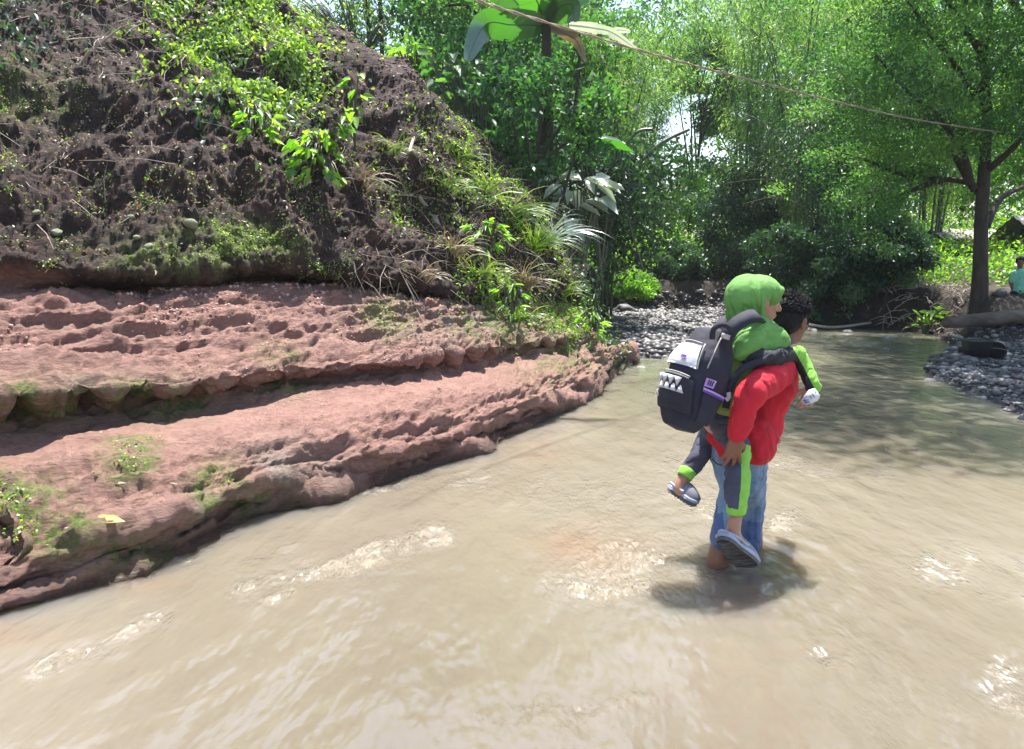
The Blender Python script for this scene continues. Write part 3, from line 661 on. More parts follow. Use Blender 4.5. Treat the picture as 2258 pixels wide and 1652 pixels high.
def spots(lst, Y, jit=.25, rep=1):
    o = []
    for (a, b, sx) in lst:
        for _ in range(rep):
            p = at(a, b, Y + random.uniform(-jit, jit)) + Vector((random.uniform(-1, 1), 0, random.uniform(-1, 1))) * jit * .35; o.append((p, Vector((sx + random.uniform(-.4, .4), random.uniform(-.7, .3), random.uniform(-.6, .25)))))
    return o
big_leaf_plant('teak_sapling', at(1275, 640, 12.2), spots([(1240, 395, -1), (1275, 388, -.5), (1300, 392, .5), (1255, 420, -1), (1290, 430, .3), (1325, 410, 1), (1250, 450, -.7), (1285, 452, .6), (1310, 450, 1), (1230, 470, -1), (1270, 478, .2), (1320, 400, .6), (1265, 410, .1)], 12.2, .25, 2), .36, .22, M['leaf_pale'], 'sapling with large greyish glossy leaves hanging at the end of the cliff', 'sapling')
big_leaf_plant('banana_sucker', at(1330, 640, 13.0), spots([(1270, 300, 1), (1285, 310, 1), (1300, 318, .8)], 13, .1), .75, .34, M['leaf_banana'], 'young banana shoot with three broad leaves above the leaning bamboo poles', 'banana plant')
big_leaf_plant('broadleaf_shrub', at(1060, 420, 14.5), spots([(965, 140, -1), (1000, 130, 0), (1040, 150, .6), (980, 180, -.6), (1020, 190, .5), (1060, 200, .7), (1000, 230, -.3), (1050, 250, .4), (1080, 170, .8), (960, 210, -1), (1100, 240, .8), (1010, 270, 0), (1070, 300, .4), (1120, 330, .5)], 14.5, .5, 9), .30, .19, M['leaf_mid'], 'shrub with broad mid green leaves just behind the cliff crest')
big_leaf_plant('broadleaf_shrub', at(910, 240, 15), spots([(880, 120, -1), (905, 105, 0), (930, 120, .6), (890, 150, -.6), (920, 160, .5), (940, 180, .7), (900, 190, -.3), (925, 210, .4), (880, 175, -.8)], 15, .4, 22), .16, .09, M['leaf_bright'], 'bright yellow green shrub on the cliff crest')
big_leaf_plant('broadleaf_shrub', at(790, 160, 16), spots([(700, 20, -1), (740, 60, 0), (790, 90, .6), (830, 115, .5), (670, 5, 0), (760, 10, .3), (850, 60, .4), (720, 90, 0)], 16, .5, 16), .14, .035, M['leaf_bamboo'], 'thin leafy shrub against the sky at the top of the cliff')
for (a, b, c, d) in ((818, 190, 800, -60), (843, 200, 832, -60)):
    sap = empty('slender_tree', at(a, b, 16.5), label='slender bare trunk against the sky at the cliff top, ' + ('the left of the two' if a < 830 else 'the right of the two'), cat='tree', group='slender trunks on the cliff top')
    m = MB(); m.tube(catmull([at(a, b + 60, 16.5), at((a + c) / 2 + 4, (b + d) / 2, 16.5), at(c, d, 16.5)], 5), .045, 7); m.obj('trunk', M['bark'], sap)
    tt = [at(c + random.uniform(-60, 60), random.uniform(-80, 60), 16.5) for _ in range(14)]
    C = np.repeat(np.array([tuple(p) for p in tt]), 90, 0); C = C + rng.normal(size=C.shape) * np.array([.3, .3, .3]); k = len(C)
    leaf_obj('crown', C, rng.normal(size=(k, 3)) + np.array([0, 0, -1]), rng.normal(size=(k, 3)), .14, .035, M['leaf_bamboo'], sap)
# leaning bamboo poles at the end of the cliff, long arching canes over the water
for i, (pl, Y, r, lab) in enumerate([
 ([(1325, 590), (1345, 430), (1372, 330)], 14.5, .035, 'leaning dark bamboo pole nearest the sapling with glossy leaves'),
 ([(1330, 590), (1365, 430), (1440, 330), (1520, 285)], 14.7, .03, 'bamboo pole fanning up to the right across the sky gap'),
 ([(1335, 590), (1350, 400), (1395, 300), (1440, 285)], 14.9, .03, 'bamboo pole curving over at its top before the sky gap'),
 ([(1322, 580), (1325, 420), (1345, 260)], 15, .035, 'upright dark bamboo pole behind the leaning ones'),
 ([(1420, 600), (1395, 520), (1365, 400), (1350, 330)], 14.3, .022, 'thin pole leaning left above the stony bar'),
 ([(1600, 405), (1680, 396), (1760, 410), (1830, 470)], 17, .010, 'thin arching cane, the upper of two over the far water'),
 ([(1640, 450), (1720, 436), (1790, 475), (1850, 560)], 17, .010, 'thin arching cane, the lower of two over the far water')]):
    m = MB(); m.tube(catmull([at(a, b, Y) for a, b in pl], 8), r, 7); o = m.obj('bamboo_pole', M['bark'] if i > 4 else M['culm']); tag(o, lab, 'bamboo pole', 'single bamboo poles')
# ---- dark shrubs hanging over the undercut far bank
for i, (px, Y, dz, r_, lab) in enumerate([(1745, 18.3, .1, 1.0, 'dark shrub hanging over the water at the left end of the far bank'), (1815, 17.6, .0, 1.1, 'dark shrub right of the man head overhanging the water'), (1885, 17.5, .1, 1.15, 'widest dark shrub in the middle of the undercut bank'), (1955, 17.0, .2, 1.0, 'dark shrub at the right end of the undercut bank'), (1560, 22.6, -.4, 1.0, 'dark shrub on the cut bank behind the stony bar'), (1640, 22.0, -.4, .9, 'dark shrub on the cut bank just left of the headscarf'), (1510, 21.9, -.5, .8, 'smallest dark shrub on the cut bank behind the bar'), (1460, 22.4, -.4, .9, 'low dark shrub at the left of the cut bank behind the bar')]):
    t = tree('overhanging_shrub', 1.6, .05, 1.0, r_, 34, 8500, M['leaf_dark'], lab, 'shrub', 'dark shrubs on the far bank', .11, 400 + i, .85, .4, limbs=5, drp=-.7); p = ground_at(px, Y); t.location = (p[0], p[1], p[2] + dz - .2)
t = tree('bright_shrub', 1.0, .04, .55, .75, 30, 7000, M['leaf_bright'], 'low bright green shrub in the sun at the left back of the stony bar', 'shrub', None, .10, 431, .5, .4, limbs=4); t.location = ground_at(1400, 20.8)
# ---- trees outside the picture whose shade falls on the river and the cliff end
for (x, y, H, cz, cr, sd0, ln, lab) in ((8.7, 9.6, 8.5, 6.9, 2.8, 301, (-3.7, .0), 'leafy tree leaning out from the right bank and shading the water'), (10.8, 12.4, 9.5, 7.8, 2.7, 302, (-3.2, .4), 'leafy tree on the right bank near the hut path')):
    t = tree('shade_tree', H, .15, cz, cr, 40, 11000, M['leaf_mid'], lab, 'tree', 'trees of the right bank', .15, sd0, .5, lean=ln); t.location = (x, y, gz(x, y))
# ---------------------------------------------------------------- plants, twigs and stones on the left bank
inview = (bpx > -350) & (bpx < 1420) & (RP > 3) & (RP < 17.0) & (CPR < 10.4)
def surf_pick(n, dens, seed=0):
    """n random surface points of the bank drawn by a density per vertex"""
    g = np.random.default_rng(seed); w = dens * inview; w = w * np.gradient(A2, axis=1).__abs__().sum(2).ravel() * np.gradient(A2, axis=0).__abs__().sum(2).ravel()
    w = np.clip(w, 0, None); w /= w.sum(); i = g.choice(len(w), n, p=w); return BP[i], BN[i], i
def cover(name, n, dens, L, asp, mat, label, cat, lift=.06, droop=.2, seed=0, tuft=5, full=True, grain=6.0):
    dens = dens * sst(-.15, .35, fbm(B * grain, 2, seed + 5) + dens * .35)
    p, nn, i = surf_pick(n // tuft, dens, seed); g = np.random.default_rng(seed + 1)
    k = len(p) * tuft; C = np.repeat(p, tuft, 0) + g.normal(size=(k, 3)) * L * .9 + np.repeat(nn, tuft, 0) * (lift * g.random((k, 1)) ** 1.5 + .01)
    D = g.normal(size=(k, 3)) * .8 + np.repeat(nn, tuft, 0) * .5 + np.array([.1, -.2, -.3])
    o = leaf_obj(name, C, D, g.normal(size=(k, 3)) * .5 + np.repeat(nn, tuft, 0), L * (.5 + g.random(k)), L * asp * (.7 + .6 * g.random(k)), mat, None, np.repeat(g.random(len(p)) * .6, tuft) + .4 * g.random(k), full, droop=droop)
    return tag(o, label, cat, kind='stuff')
d1 = blobs([(480, 60, 120, 90, 1.2), (600, 120, 90, 110, 1.2), (420, 20, 90, 60, 1), (560, 220, 90, 50, .8), (650, 180, 60, 70, .9), (380, 130, 60, 40, .4), (520, 170, 80, 60, .8), (600, 20, 80, 60, 1.2)])
cover('leafy_creeper', 80000, d1, .052, .7, M['leaf_hill'], 'sunlit leafy creeper hanging over the upper cliff', 'creeper', .18, .3, 11, 6)
d2 = blobs([(1010, 330, 60, 70, 1.1), (1050, 420, 60, 60, .9), (1120, 450, 60, 80, 1.1), (1180, 520, 50, 90, .9), (960, 400, 60, 80, .6), (880, 440, 70, 60, .6), (1000, 480, 80, 60, .6), (930, 270, 40, 50, .7), (820, 380, 60, 50, .5), (1230, 600, 40, 80, .6), (1090, 640, 60, 50, .9), (1170, 680, 90, 35, 1.2), (1250, 690, 70, 40, 1.1), (860, 480, 60, 50, .5), (840, 240, 20, 40, .5)])
cover('climbing_weeds', 110000, d2, .040, .55, M['leaf_hill'], 'tangled weeds and climbers on the right part of the cliff', 'weeds', .24, .2, 13, 6)
d3 = blobs([(500, 530, 120, 35, 1.2), (620, 450, 120, 50, .4), (60, 230, 160, 60, .35), (280, 420, 200, 70, .25), (720, 590, 80, 30, .5), (100, 560, 100, 40, .3), (30, 1090, 60, 30, .5), (290, 1000, 50, 40, .6), (120, 1190, 70, 40, .6), (480, 1080, 40, 40, .3), (0, 380, 60, 60, .4), (850, 690, 60, 40, .4)])
cover('moss_plants', 34000, d3, .016, .7, M['leaf_hill'], 'small mossy plants in patches on the bank', 'moss', .02, .1, 15, 7, False)
d4 = blobs([(150, 250, 260, 180, .5), (300, 420, 330, 110, .5), (650, 480, 180, 90, .5), (900, 400, 200, 180, .5), (1100, 560, 140, 150, .6)]) * sst(10.4, 11.2, RP)
cover('dry_leaf_litter', 22000, d4, .030, .45, M['leaf_dry'], 'dry leaves and brown litter caught on the earth slope', 'leaf litter', .05, .2, 17, 5)
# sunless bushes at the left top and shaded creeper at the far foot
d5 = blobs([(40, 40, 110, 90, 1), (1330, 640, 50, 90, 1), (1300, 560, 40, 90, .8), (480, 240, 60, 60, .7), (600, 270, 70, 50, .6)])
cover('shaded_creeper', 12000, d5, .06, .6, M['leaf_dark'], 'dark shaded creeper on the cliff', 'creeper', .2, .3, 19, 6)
# crumbled earth clods and chips of rock
def chips(name, n, dens, rmin, rmax, mat, label, seed):
    p, nn, i = surf_pick(n, dens, seed); g = np.random.default_rng(seed); tv = [stone_mesh(s + 20, 1, .8) for s in range(5)]; m = MB(); r = rmin + (rmax - rmin) * g.random(n) ** 3
    for k in range(n):
        V, F_ = tv[k % 5]; a = g.random() * 6.28; c, s = math.cos(a), math.sin(a)
        m.add((V * g.uniform(.7, 1.3, 3)) @ np.array([[c, s, 0], [-s, c, 0], [0, 0, 1]]) * r[k] + p[k] + nn[k] * r[k] * .3, F_, g.random())
    return tag(m.obj(name, mat, None, False), label, 'earth', kind='stuff')
def stone_mesh(seed, sub=3, flat=.6):
    bm = bmesh.new(); bmesh.ops.create_icosphere(bm, subdivisions=sub, radius=1); V = np.array([v.co[:] for v in bm.verts]); F_ = np.array([[v.index for v in f.verts] for f in bm.faces]); bm.free()
    g = np.random.default_rng(seed); V = V * (1 + .22 * vn(V * 1.1 + seed * 3.1, seed) + .10 * vn(V * 2.4 + seed, seed + 1) + .03 * vn(V * 7, seed + 2))[:, None]; return V * np.array([1, .8, flat]), F_
def chip_mat(name, stops):
    m, n, out = new_mat(name); p = N(n, 'BsdfPrincipled'); n.links.new(p.outputs[0], out.inputs[0]); n.links.new(ramp(n, stops, attr(n, 'tone')), p.inputs['Base Color']); p.inputs['Roughness'].default_value = .9
    n.links.new(bump(n, noise(n, 120, 4, .7), .7, .006), p.inputs['Normal']); return m
chips('earth_clods', 9000, sst(10.5, 11.5, RP) * sst(17, 15.5, RP) * (.4 + sst(-.3, .4, fbm(B * 2.2, 2, 44))), .010, .055, chip_mat('earth_clods', [(0, (.010, .006, .005)), (.5, (.045, .026, .022)), (.85, (.15, .095, .08)), (1, (.36, .28, .24))]), 'crumbled clods of dark earth on the slope', 71)
chips('rock_chips', 4500, sst(10.2, 9.4, RP) * sst(-.1, .5, fbm(B * 1.5, 2, 45)), .006, .026, chip_mat('rock_chips', [(0, (.12, .05, .042)), (.6, (.34, .19, .16)), (1, (.50, .38, .34))]), 'small red rock chips lying on the ledges', 72)
# thin twigs and roots
def twig_mass():
    m = MB(); dens = blobs([(300, 90, 200, 90, 1.0), (450, 130, 120, 90, 1.0), (900, 400, 120, 150, .8), (1000, 520, 140, 90, 1), (850, 580, 120, 50, .9), (1120, 600, 110, 100, .9), (200, 330, 200, 120, .25)]) * sst(10.2, 11, RP)
    p, nn, i = surf_pick(4600, dens, 23)
    for q, n_ in zip(p, nn):
        q = Vector(q); n_ = Vector(n_); L = random.uniform(.10, .48); d = (n_ * .5 + Vector((random.gauss(0, .6), random.gauss(0, .5), random.gauss(-.35, .5)))).normalized()
        m.tube([q, q + d * L * .5 + n_ * .03, q + d * L + Vector((0, 0, -.12 * L))], [.0035, .0028, .001], 4, False)
    return m.obj('dry_twigs', M['bark_pale'])
tag(twig_mass(), 'tangle of thin dry twigs and roots on the earth slope', 'twigs', kind='stuff')
bpi = np.stack([bpx, bpy_], 1)
def on_bank(px, py, lift=0.0):
    d = np.hypot(bpx - px, bpy_ - py) + (~inview) * 1e4; c = np.where(d < 6)[0]
    if len(c) == 0: c = np.array([np.argmin(d)])
    i = c[np.argmin(BP[c, 1])]; return Vector(BP[i]) + Vector(BN[i]) * lift, Vector(BN[i])
def branchy(m, p, d, L, r, depth, spread=.6, gz_=-.1):
    pts = [p]; q = p.copy(); dd = d.copy()
    for k in range(5):
        dd = (dd + Vector((random.gauss(0, .16), random.gauss(0, .12), random.gauss(gz_ * .5, .16)))).normalized(); q = q + dd * L / 5; pts.append(q.copy())
    m.tube(pts, [r * (1 - .13 * k) for k in range(6)], 5, False)
    if depth:
        for k in range(random.randint(2, 4)):
            j = random.randint(1, 5); d2 = (dd + Vector((random.gauss(0, spread), random.gauss(0, spread * .6), random.gauss(0, spread)))).normalized(); branchy(m, pts[j], d2, L * random.uniform(.4, .75), r * .6, depth - 1, spread, gz_)
bg_ = 'dead branches on the cliff'
for (px, py, dx, dy, dz, L, r, dep, lab) in [
 (150, 150, .5, .0, .9, .75, .010, 3, 'pale dead branch spreading at the upper left of the cliff'),
 (330, 40, -.6, -.2, -.6, .7, .008, 3, 'bleached twiggy branch hanging at the top of the cliff'),
 (540, 150, -.9, -.2, -.3, .85, .010, 3, 'pale bare branch below the leafy creeper'),
 (370, 60, .5, -.2, -.8, .7, .008, 2, 'thin pale branch drooping left of the leafy creeper'),
 (1110, 500, -1, -.1, -.05, 1.3, .018, 3, 'long pale dead branch lying across the cliff beside the grass tuft'),
 (960, 500, -.9, -.2, .25, .7, .010, 2, 'short forked dead branch left of the grass tuft'),
 (830, 430, -.45, -.2, -.5, .45, .014, 0, 'curved pale stick below the heart leaved shrub'),
 (1010, 630, -1, -.2, .1, .9, .007, 2, 'thin dead branch over the dark undercut'),
 (870, 560, .6, -.3, -.7, .6, .006, 1, 'thin twig slanting down over the undercut'),
 (230, 90, .7, -.1, .2, .8, .009, 3, 'pale tangled branch just left of the leafy creeper top'),
 (450, 180, .3, -.2, -.8, .6, .008, 3, 'bleached forked twig hanging under the leafy creeper'),
 (90, 90, .8, -.1, .5, .7, .008, 3, 'pale branch at the far upper left corner'),
 (300, 180, .5, -.2, -.6, .5, .007, 2, 'thin bleached twig in the dark hollow at upper left'),
 (1240, 600, -.4, -.2, .9, .9, .008, 2, 'thin bare branch near the lower end of the cliff')]:
    p, n_ = on_bank(px, py, .05); m = MB(); random.seed(int(px + py)); branchy(m, p, (Vector((dx, dy, dz)) + n_ * .35).normalized(), L * 1.1, r * 1.35, dep)
    tag(m.obj('dead_branch', M['bark_pale']), lab, 'branch', bg_)
# woody stem running down the slope
pp = [on_bank(a, b, .07)[0] for a, b in ((912, 280), (918, 350), (930, 420), (950, 460), (975, 500), (1000, 520))]
m = MB(); m.tube(catmull(pp, 6), lerp_list([.016, .020, .028, .034, .038, .03], 6), 8)
tag(m.obj('woody_stem', M['bark_pale']), 'thick pale woody vine stem running down the cliff face', 'vine')
# heart leaved shrub with a tall sprig
random.seed(5)
def bank_plant(name, root, lst, jit, rep, L, Wd, mat, label, toward=.0, cat='shrub'):
    p0, n_ = on_bank(*root, -.03); Y0 = p0.y
    return big_leaf_plant(name, p0, spots(lst, Y0 - toward, jit, rep), L, Wd, mat, label, cat, .008)
bank_plant('heart_leaf_shrub', (715, 380), [(650, 320, -1), (680, 300, -.3), (710, 290, 0), (740, 300, .5), (660, 350, -.8), (700, 340, 0), (740, 340, .6), (680, 380, -.5), (720, 375, .3), (755, 280, .5), (770, 255, .3), (650, 385, -.6), (740, 395, .7), (670, 330, -.4), (725, 320, .2)], .12, 8, .10, .065, M['leaf_bright'], 'bright shrub with heart shaped leaves sticking out of the cliff', .3)
bank_plant('leafy_sprig', (785, 330), [(775, 175, -.7), (790, 165, .3), (785, 200, -.5), (795, 215, .5), (790, 240, .4), (775, 245, -.4), (785, 260, .3), (765, 190, -.8)], .03, 2, .12, .075, M['leaf_bright'], 'tall single sprig of bright leaves above the heart leaved shrub', .25)
bank_plant('cassava_plant', (1075, 570), [(1040, 500, -1), (1075, 490, 0), (1100, 500, .8), (1050, 530, -.8), (1090, 540, .6), (1070, 550, 0), (1110, 520, 1), (1060, 510, -.5)], .06, 8, .12, .035, M['leaf_bright'], 'small bright yellow green plant with fingered leaves on the cliff', .15)
bank_plant('weed_plant', (1130, 700), [(1100, 640, -1), (1130, 630, 0), (1150, 650, .8), (1110, 670, -.6), (1145, 680, .6), (1125, 690, 0)], .08, 8, .10, .03, M['leaf_bright'], 'bright weed with narrow leaves just above the ledges', .1)
bank_plant('weed_plant', (1310, 730), [(1285, 700, -1), (1310, 690, 0), (1325, 715, .8), (1300, 720, -.6), (1320, 735, .6)], .10, 9, .11, .035, M['leaf_bright'], 'leafy weed at the tip of the cliff next to the stony bar', .1)
bank_plant('fern', (560, 300), [(540, 260, -1), (575, 250, 0), (600, 270, .8), (550, 290, -.6), (590, 300, .6)], .1, 8, .12, .05, M['leaf_bright'], 'leafy plant hanging below the creeper in the middle of the cliff', .2, 'plant')
# grass tufts with long blades
def tuft(root, n, L, label, mat, tilt=(0, 0)):
    p0, n_ = on_bank(*root, .02); t = MB()
    for k in range(n):
        a = random.uniform(-1, 1); d = Vector((a * .9 + tilt[0], random.uniform(-.6, .1), 1.0 + tilt[1])).normalized(); l = L * random.uniform(.6, 1.1); s = p0 + Vector((random.gauss(0, .05), 0, random.gauss(0, .03)))
        pts = [s]; q = s.copy(); dd = d.copy()
        for j in range(7): q = q + dd * l / 7; dd = (dd + Vector((a * .10, -.03, -.26))).normalized(); pts.append(q.copy())
        V = []; 
        for j, p in enumerate(pts):
            w = .009 * (1 - (j / 7) ** 2) + .0008; sdv = Vector((.8, .2, .4)).cross(d).normalized(); V += [tuple(p - sdv * w), tuple(p + sdv * w)]
        t.add(V, np.array([(2 * j, 2 * j + 1, 2 * j + 3, 2 * j + 2) for j in range(7)]), random.random())
    return tag(t.obj('grass_tuft', mat, None, False), label, 'grass tuft', 'tall grass tufts on the cliff')
for (rt, n, L, lab, mt) in [((1120, 500), 60, .85, 'tall tuft of long arching grass blades at the edge of the cliff', 'leaf_hill'), ((1180, 560), 55, .75, 'grass tuft hanging out over the river end of the cliff', 'leaf_hill'), ((1080, 430), 30, .7, 'smaller grass tuft above the tall one', 'leaf_hill'),
        ((1160, 640), 50, .6, 'drying grass tuft drooping below the others', 'leaf_dry'), ((1050, 610), 40, .5, 'grass tuft over the right end of the undercut', 'leaf_hill'), ((800, 420), 30, .5, 'drying grass tuft under the heart leaved shrub', 'leaf_dry'), ((1215, 540), 40, .8, 'grass tuft with the longest blades reaching right', 'leaf_pale'), ((1020, 360), 35, .5, 'grass tuft highest on the cliff edge below the green shrub', 'leaf_hill'), ((980, 420), 35, .45, 'grass tuft left of the woody stem foot', 'leaf_hill'), ((1000, 560), 40, .5, 'drying grass tuft under the long dead branch', 'leaf_dry'), ((1240, 660), 40, .45, 'low grass tuft near the cliff tip', 'leaf_hill'), ((1140, 700), 40, .35, 'short grass tuft just above the ledges', 'leaf_hill'), ((870, 330), 25, .4, 'thin grass tuft beside the tall leafy sprig', 'leaf_hill'), ((930, 620), 30, .35, 'short dry grass tuft on the lip of the undercut', 'leaf_dry')]:
    random.seed(rt[0]); tuft(rt, n, L, lab, M[mt], (.25, 0))
# bare slope stones
M['stone'] = simple('stone', (.30, .28, .27), (.10, .095, .10), .75, 6, .01, 40)
M['stone_dark'] = simple('stone_dark', (.16, .15, .165), (.045, .042, .052), .6, 5, .01, 40)
M['stone_moss'] = simple('stone_moss', (.30, .31, .20), (.12, .13, .08), .85, 7, .01, 40)
stm = {}
for nm in ('stone', 'stone_dark', 'stone_moss'):
    for s_ in range(3):
        V, F_ = stone_mesh(s_ + 1); o = mesh_np('stone', V, F_, M[nm], None, True); stm[nm, s_] = o.data; bpy.data.objects.remove(o)
def stone(name, mat, s_, loc, size, rz, label, group, cat='stone'):
    o = bpy.data.objects.new(name, stm[mat, s_]); link(o); o.location = loc; o.scale = size if not np.isscalar(size) else (size,) * 3; o.rotation_euler = (random.uniform(-.3, .3), random.uniform(-.3, .3), rz); return tag(o, label, cat, group)
for (a, b, r, lab) in [(425, 492, .055, 'largest pale stone set in the earth slope'), (292, 478, .035, 'small pale stone left of the largest one in the slope'), (300, 520, .03, 'small grey stone above the left moss'), (85, 470, .03, 'small pale stone at the left of the slope'),
        (130, 515, .04, 'rounded stone under the dark hollow at left'), (210, 470, .025, 'little stone between two hollows'), (330, 540, .04, 'flat stone at the left end of the moss ledge'), (690, 600, .03, 'pale chip of stone above the undercut')]:
    p, n_ = on_bank(a, b, .0); stone('stone', 'stone_moss', a % 3, p, r, a, lab, 'stones embedded in the slope')
M['leaf_yellow'] = leaf_mat('leaf_yellow', [(0, (.5, .45, .12)), (1, (.62, .56, .18))], .2, .05, .5, (1, 1, .5))
# leaves lying on the ledge
for (a, b, L, mt, dx, lab) in [(245, 1160, .15, 'leaf_pale', 1, 'large yellow leaf lying on the lower ledge'), (265, 965, .10, 'leaf_pale', 1, 'pale fallen leaf near the top of the ledge'), (275, 1072, .10, 'leaf_pale', 1, 'narrow pale leaf in the middle of the ledge'), (390, 1073, .08, 'leaf_pale', 1, 'narrow pale leaf right of the other one'), (185, 1207, .10, 'leaf_dry', 1, 'dry stick like leaf below the yellow leaf')]:
    p, n_ = on_bank(a, b, .045); p = p + Vector((0, -.03, .035)); w_ = .45 if a == 245 else .2
    C = np.array([tuple(p - Vector((L / 2, 0, 0)))]); o = leaf_obj('fallen_leaf', C, np.array([[dx, .1, .02 if a != 245 else .0]]), np.array([[.1, -.5, 1]]), L, L * w_, M['leaf_dry'] if a != 245 else M['leaf_yellow'], None, np.array([1.0]), True, fold=.3); tag(o, lab, 'leaf', 'leaves lying on the ledge')
# ---------------------------------------------------------------- stony bar and right bank
def scatter(n, reg, rmin, rmax, seed):
    g = np.random.default_rng(seed); out = []
    x = g.uniform(reg[0], reg[1], n * 4); y = g.uniform(reg[2], reg[3], n * 4); d = river_sd(x, y); k = reg[4](x, y, d); x, y = x[k][:n], y[k][:n]
    r = rmin + (rmax - rmin) * g.random(len(x)) ** 3; return x, y, ground_z(x, y), r
def cobbles(name, n, reg, rmin, rmax, mat, label, seed):
    x, y, z, r = scatter(n, reg, rmin, rmax, seed); g = np.random.default_rng(seed + 9); tv = [stone_mesh(s, 1, .55) for s in range(4)]; m = MB()
    for i in range(len(x)):
        V, F_ = tv[i % 4]; a = g.random() * 6.28; c, s = math.cos(a), math.sin(a); Rm = np.array([[c, -s, 0], [s, c, 0], [0, 0, 1]])
        m.add((V @ Rm.T) * r[i] * (.8 + .4 * g.random(3)) + np.array([x[i], y[i], z[i] + r[i] * .15]), F_, g.random())
    return tag(m.obj(name, mat), label, 'cobbles', kind='stuff')
def cob_mat():
    m, n, out = new_mat('cobbles'); p = N(n, 'BsdfPrincipled'); n.links.new(p.outputs[0], out.inputs[0])
    c = ramp(n, [(0, (.020, .020, .027)), (.5, (.060, .057, .068)), (.85, (.14, .135, .135)), (1, (.34, .33, .31))], attr(n, 'tone')); n.links.new(c, p.inputs['Base Color']); p.inputs['Roughness'].default_value = .5
    n.links.new(bump(n, noise(n, 50, 4, .6), .5, .01), p.inputs['Normal']); return m
M['cobbles'] = cob_mat()
cobbles('river_cobbles', 7800, (1.0, 7.0, 10.5, 21.0, lambda x, y, d: (d > -.12) & (x < 6.6)), .035, .13, M['cobbles'], 'grey cobbles covering the bar beyond the cliff', 3)
cobbles('shore_gravel', 8000, (4.4, 11, 6.2, 13.8, lambda x, y, d: (d > -.08) & (d < 2.8)), .018, .07, M['cobbles'], 'dark gravel of the right shore', 4)
random.seed(3)
bl = [(1395, 690, .16, 'stone'), (1440, 700, .16, 'stone'), (1520, 705, .14, 'stone'), (1475, 695, .12, 'stone'), (1560, 700, .15, 'stone'), (1410, 770, .12, 'stone'), (1460, 775, .10, 'stone'), (1500, 755, .13, 'stone_dark'), (1380, 740, .13, 'stone_dark'), (1350, 700, .22, 'stone_dark'), (1380, 683, .25, 'stone_dark'), (1430, 672, .22, 'stone_dark'), (1590, 715, .12, 'stone'), (1540, 730, .10, 'stone'), (1470, 740, .10, 'stone')]
for i, (a, b, r, mt) in enumerate(bl):
    p = onz(a, b, .25); stone('boulder', mt, i % 3, (p.x, p.y, gz(p.x, p.y) + r * .25), (r, r, r * .8), i, None, 'larger stones of the bar')
    o = col.objects[-1] if False else None
bo = [o for o in col.objects if o.name.startswith('boulder')]
names_ = ['pale boulder at the back left of the bar', 'pale boulder behind the middle of the bar', 'pale boulder at the back right of the bar', 'small pale boulder between two larger ones at the back of the bar', 'pale boulder left of the headscarf', 'pale stone at the front edge of the bar by the ledge tip', 'second pale stone at the waterline of the bar',
 'dark stone in the middle of the bar', 'dark stone at the left side of the bar', 'large dark stone under the creeper at the cliff end', 'large dark stone below the bright grass', 'large dark stone behind the bar below the cut bank', 'pale stone just left of the backpack top', 'grey stone halfway up the bar', 'small grey stone in the centre of the bar']
for o, nm in zip(bo, names_): tag(o, nm, 'boulder')
rs = [(2110, 742, .14, 'stone', 'pale stone at the far end of the right shore'), (2195, 735, .15, 'stone', 'pale rounded stone behind the grey bucket'), (2240, 742, .16, 'stone_dark', 'dark stone at the right edge behind the bucket'), (2215, 752, .10, 'stone', 'small pale stone right of the bucket'), (2080, 728, .13, 'stone_dark', 'dark stone where the water meets the far bank'), (1960, 733, .10, 'stone', 'pale stone in the shallow water under the dark bank'), (1790, 718, .14, 'stone', 'pale stone at the water edge right of the man head'), (1870, 722, .12, 'stone_dark', 'dark stone at the foot of the far bank'), (2050, 822, .09, 'stone_dark', 'dark stone awash at the tip of the right shore'), (2235, 660, .25, 'stone', 'large pale stone below the standing child'), (2150, 705, .18, 'stone_dark', 'mossy stone behind the fallen log'), (1955, 757, .07, 'stone', 'small pale stone breaking the current'), (2190, 840, .08, 'stone', 'grey stone on the near gravel shore'), (2140, 800, .07, 'stone', 'white flat stone in front of the black basin')]
for i, (a, b, r, mt, lab) in enumerate(rs):
    p = onz(a, b, .1 if b > 715 else .4); stone('boulder', mt, i % 3, (p.x, p.y, max(gz(p.x, p.y), -.03) + r * .2), (r, r, r * .75), i * 1.3, lab, 'stones of the right shore', 'boulder')
# fallen log, roots and debris
M['wood_old'] = simple('wood_old', (.17, .13, .10), (.05, .04, .032), .9, 6, .015, 25, stretch=(.3, 1, 1))
def gp(px, py, z0, dz=0):
    p = onz(px, py, z0); return Vector((p.x, p.y, gz(p.x, p.y) + dz))
m = MB(); m.tube(catmull([at(2085, 712, 13.2), at(2160, 706, 13.4), at(2260, 698, 13.6), at(2330, 694, 13.8)], 6), lerp_list([.09, .12, .13, .12], 6), 12)
tag(m.obj('fallen_log', M['wood_old']), 'dark fallen log lying along the right bank below the tree', 'log')
m = MB(); m.tube(catmull([at(1920, 712, 16.6), at(1840, 722, 16.4), at(1785, 716, 16.2)], 5), [.03] * 11, 7)
tag(m.obj('drift_branch', M['bark_pale']), 'pale drift branch at the water edge under the dark bank', 'branch')
def roots():
    m = MB()
    for k in range(420):
        a = random.uniform(1950, 2140); Y0 = random.uniform(14.3, 18.2); p = at(a, 640, Y0); z = gz(p.x, p.y)
        if river_sd(np.array([p.x]), np.array([p.y]))[0] < .1: continue
        s = Vector((p.x, p.y, z + .03)); d = Vector((random.gauss(0, 1), random.gauss(-.3, .6), random.gauss(-.1, .35))).normalized(); L = random.uniform(.15, .7)
        m.tube([s, s + d * L * .5 + Vector((0, 0, .06)), s + d * L], [.012, .010, .004], 4, False)
    return m.obj('root_debris', M['bark_pale'])
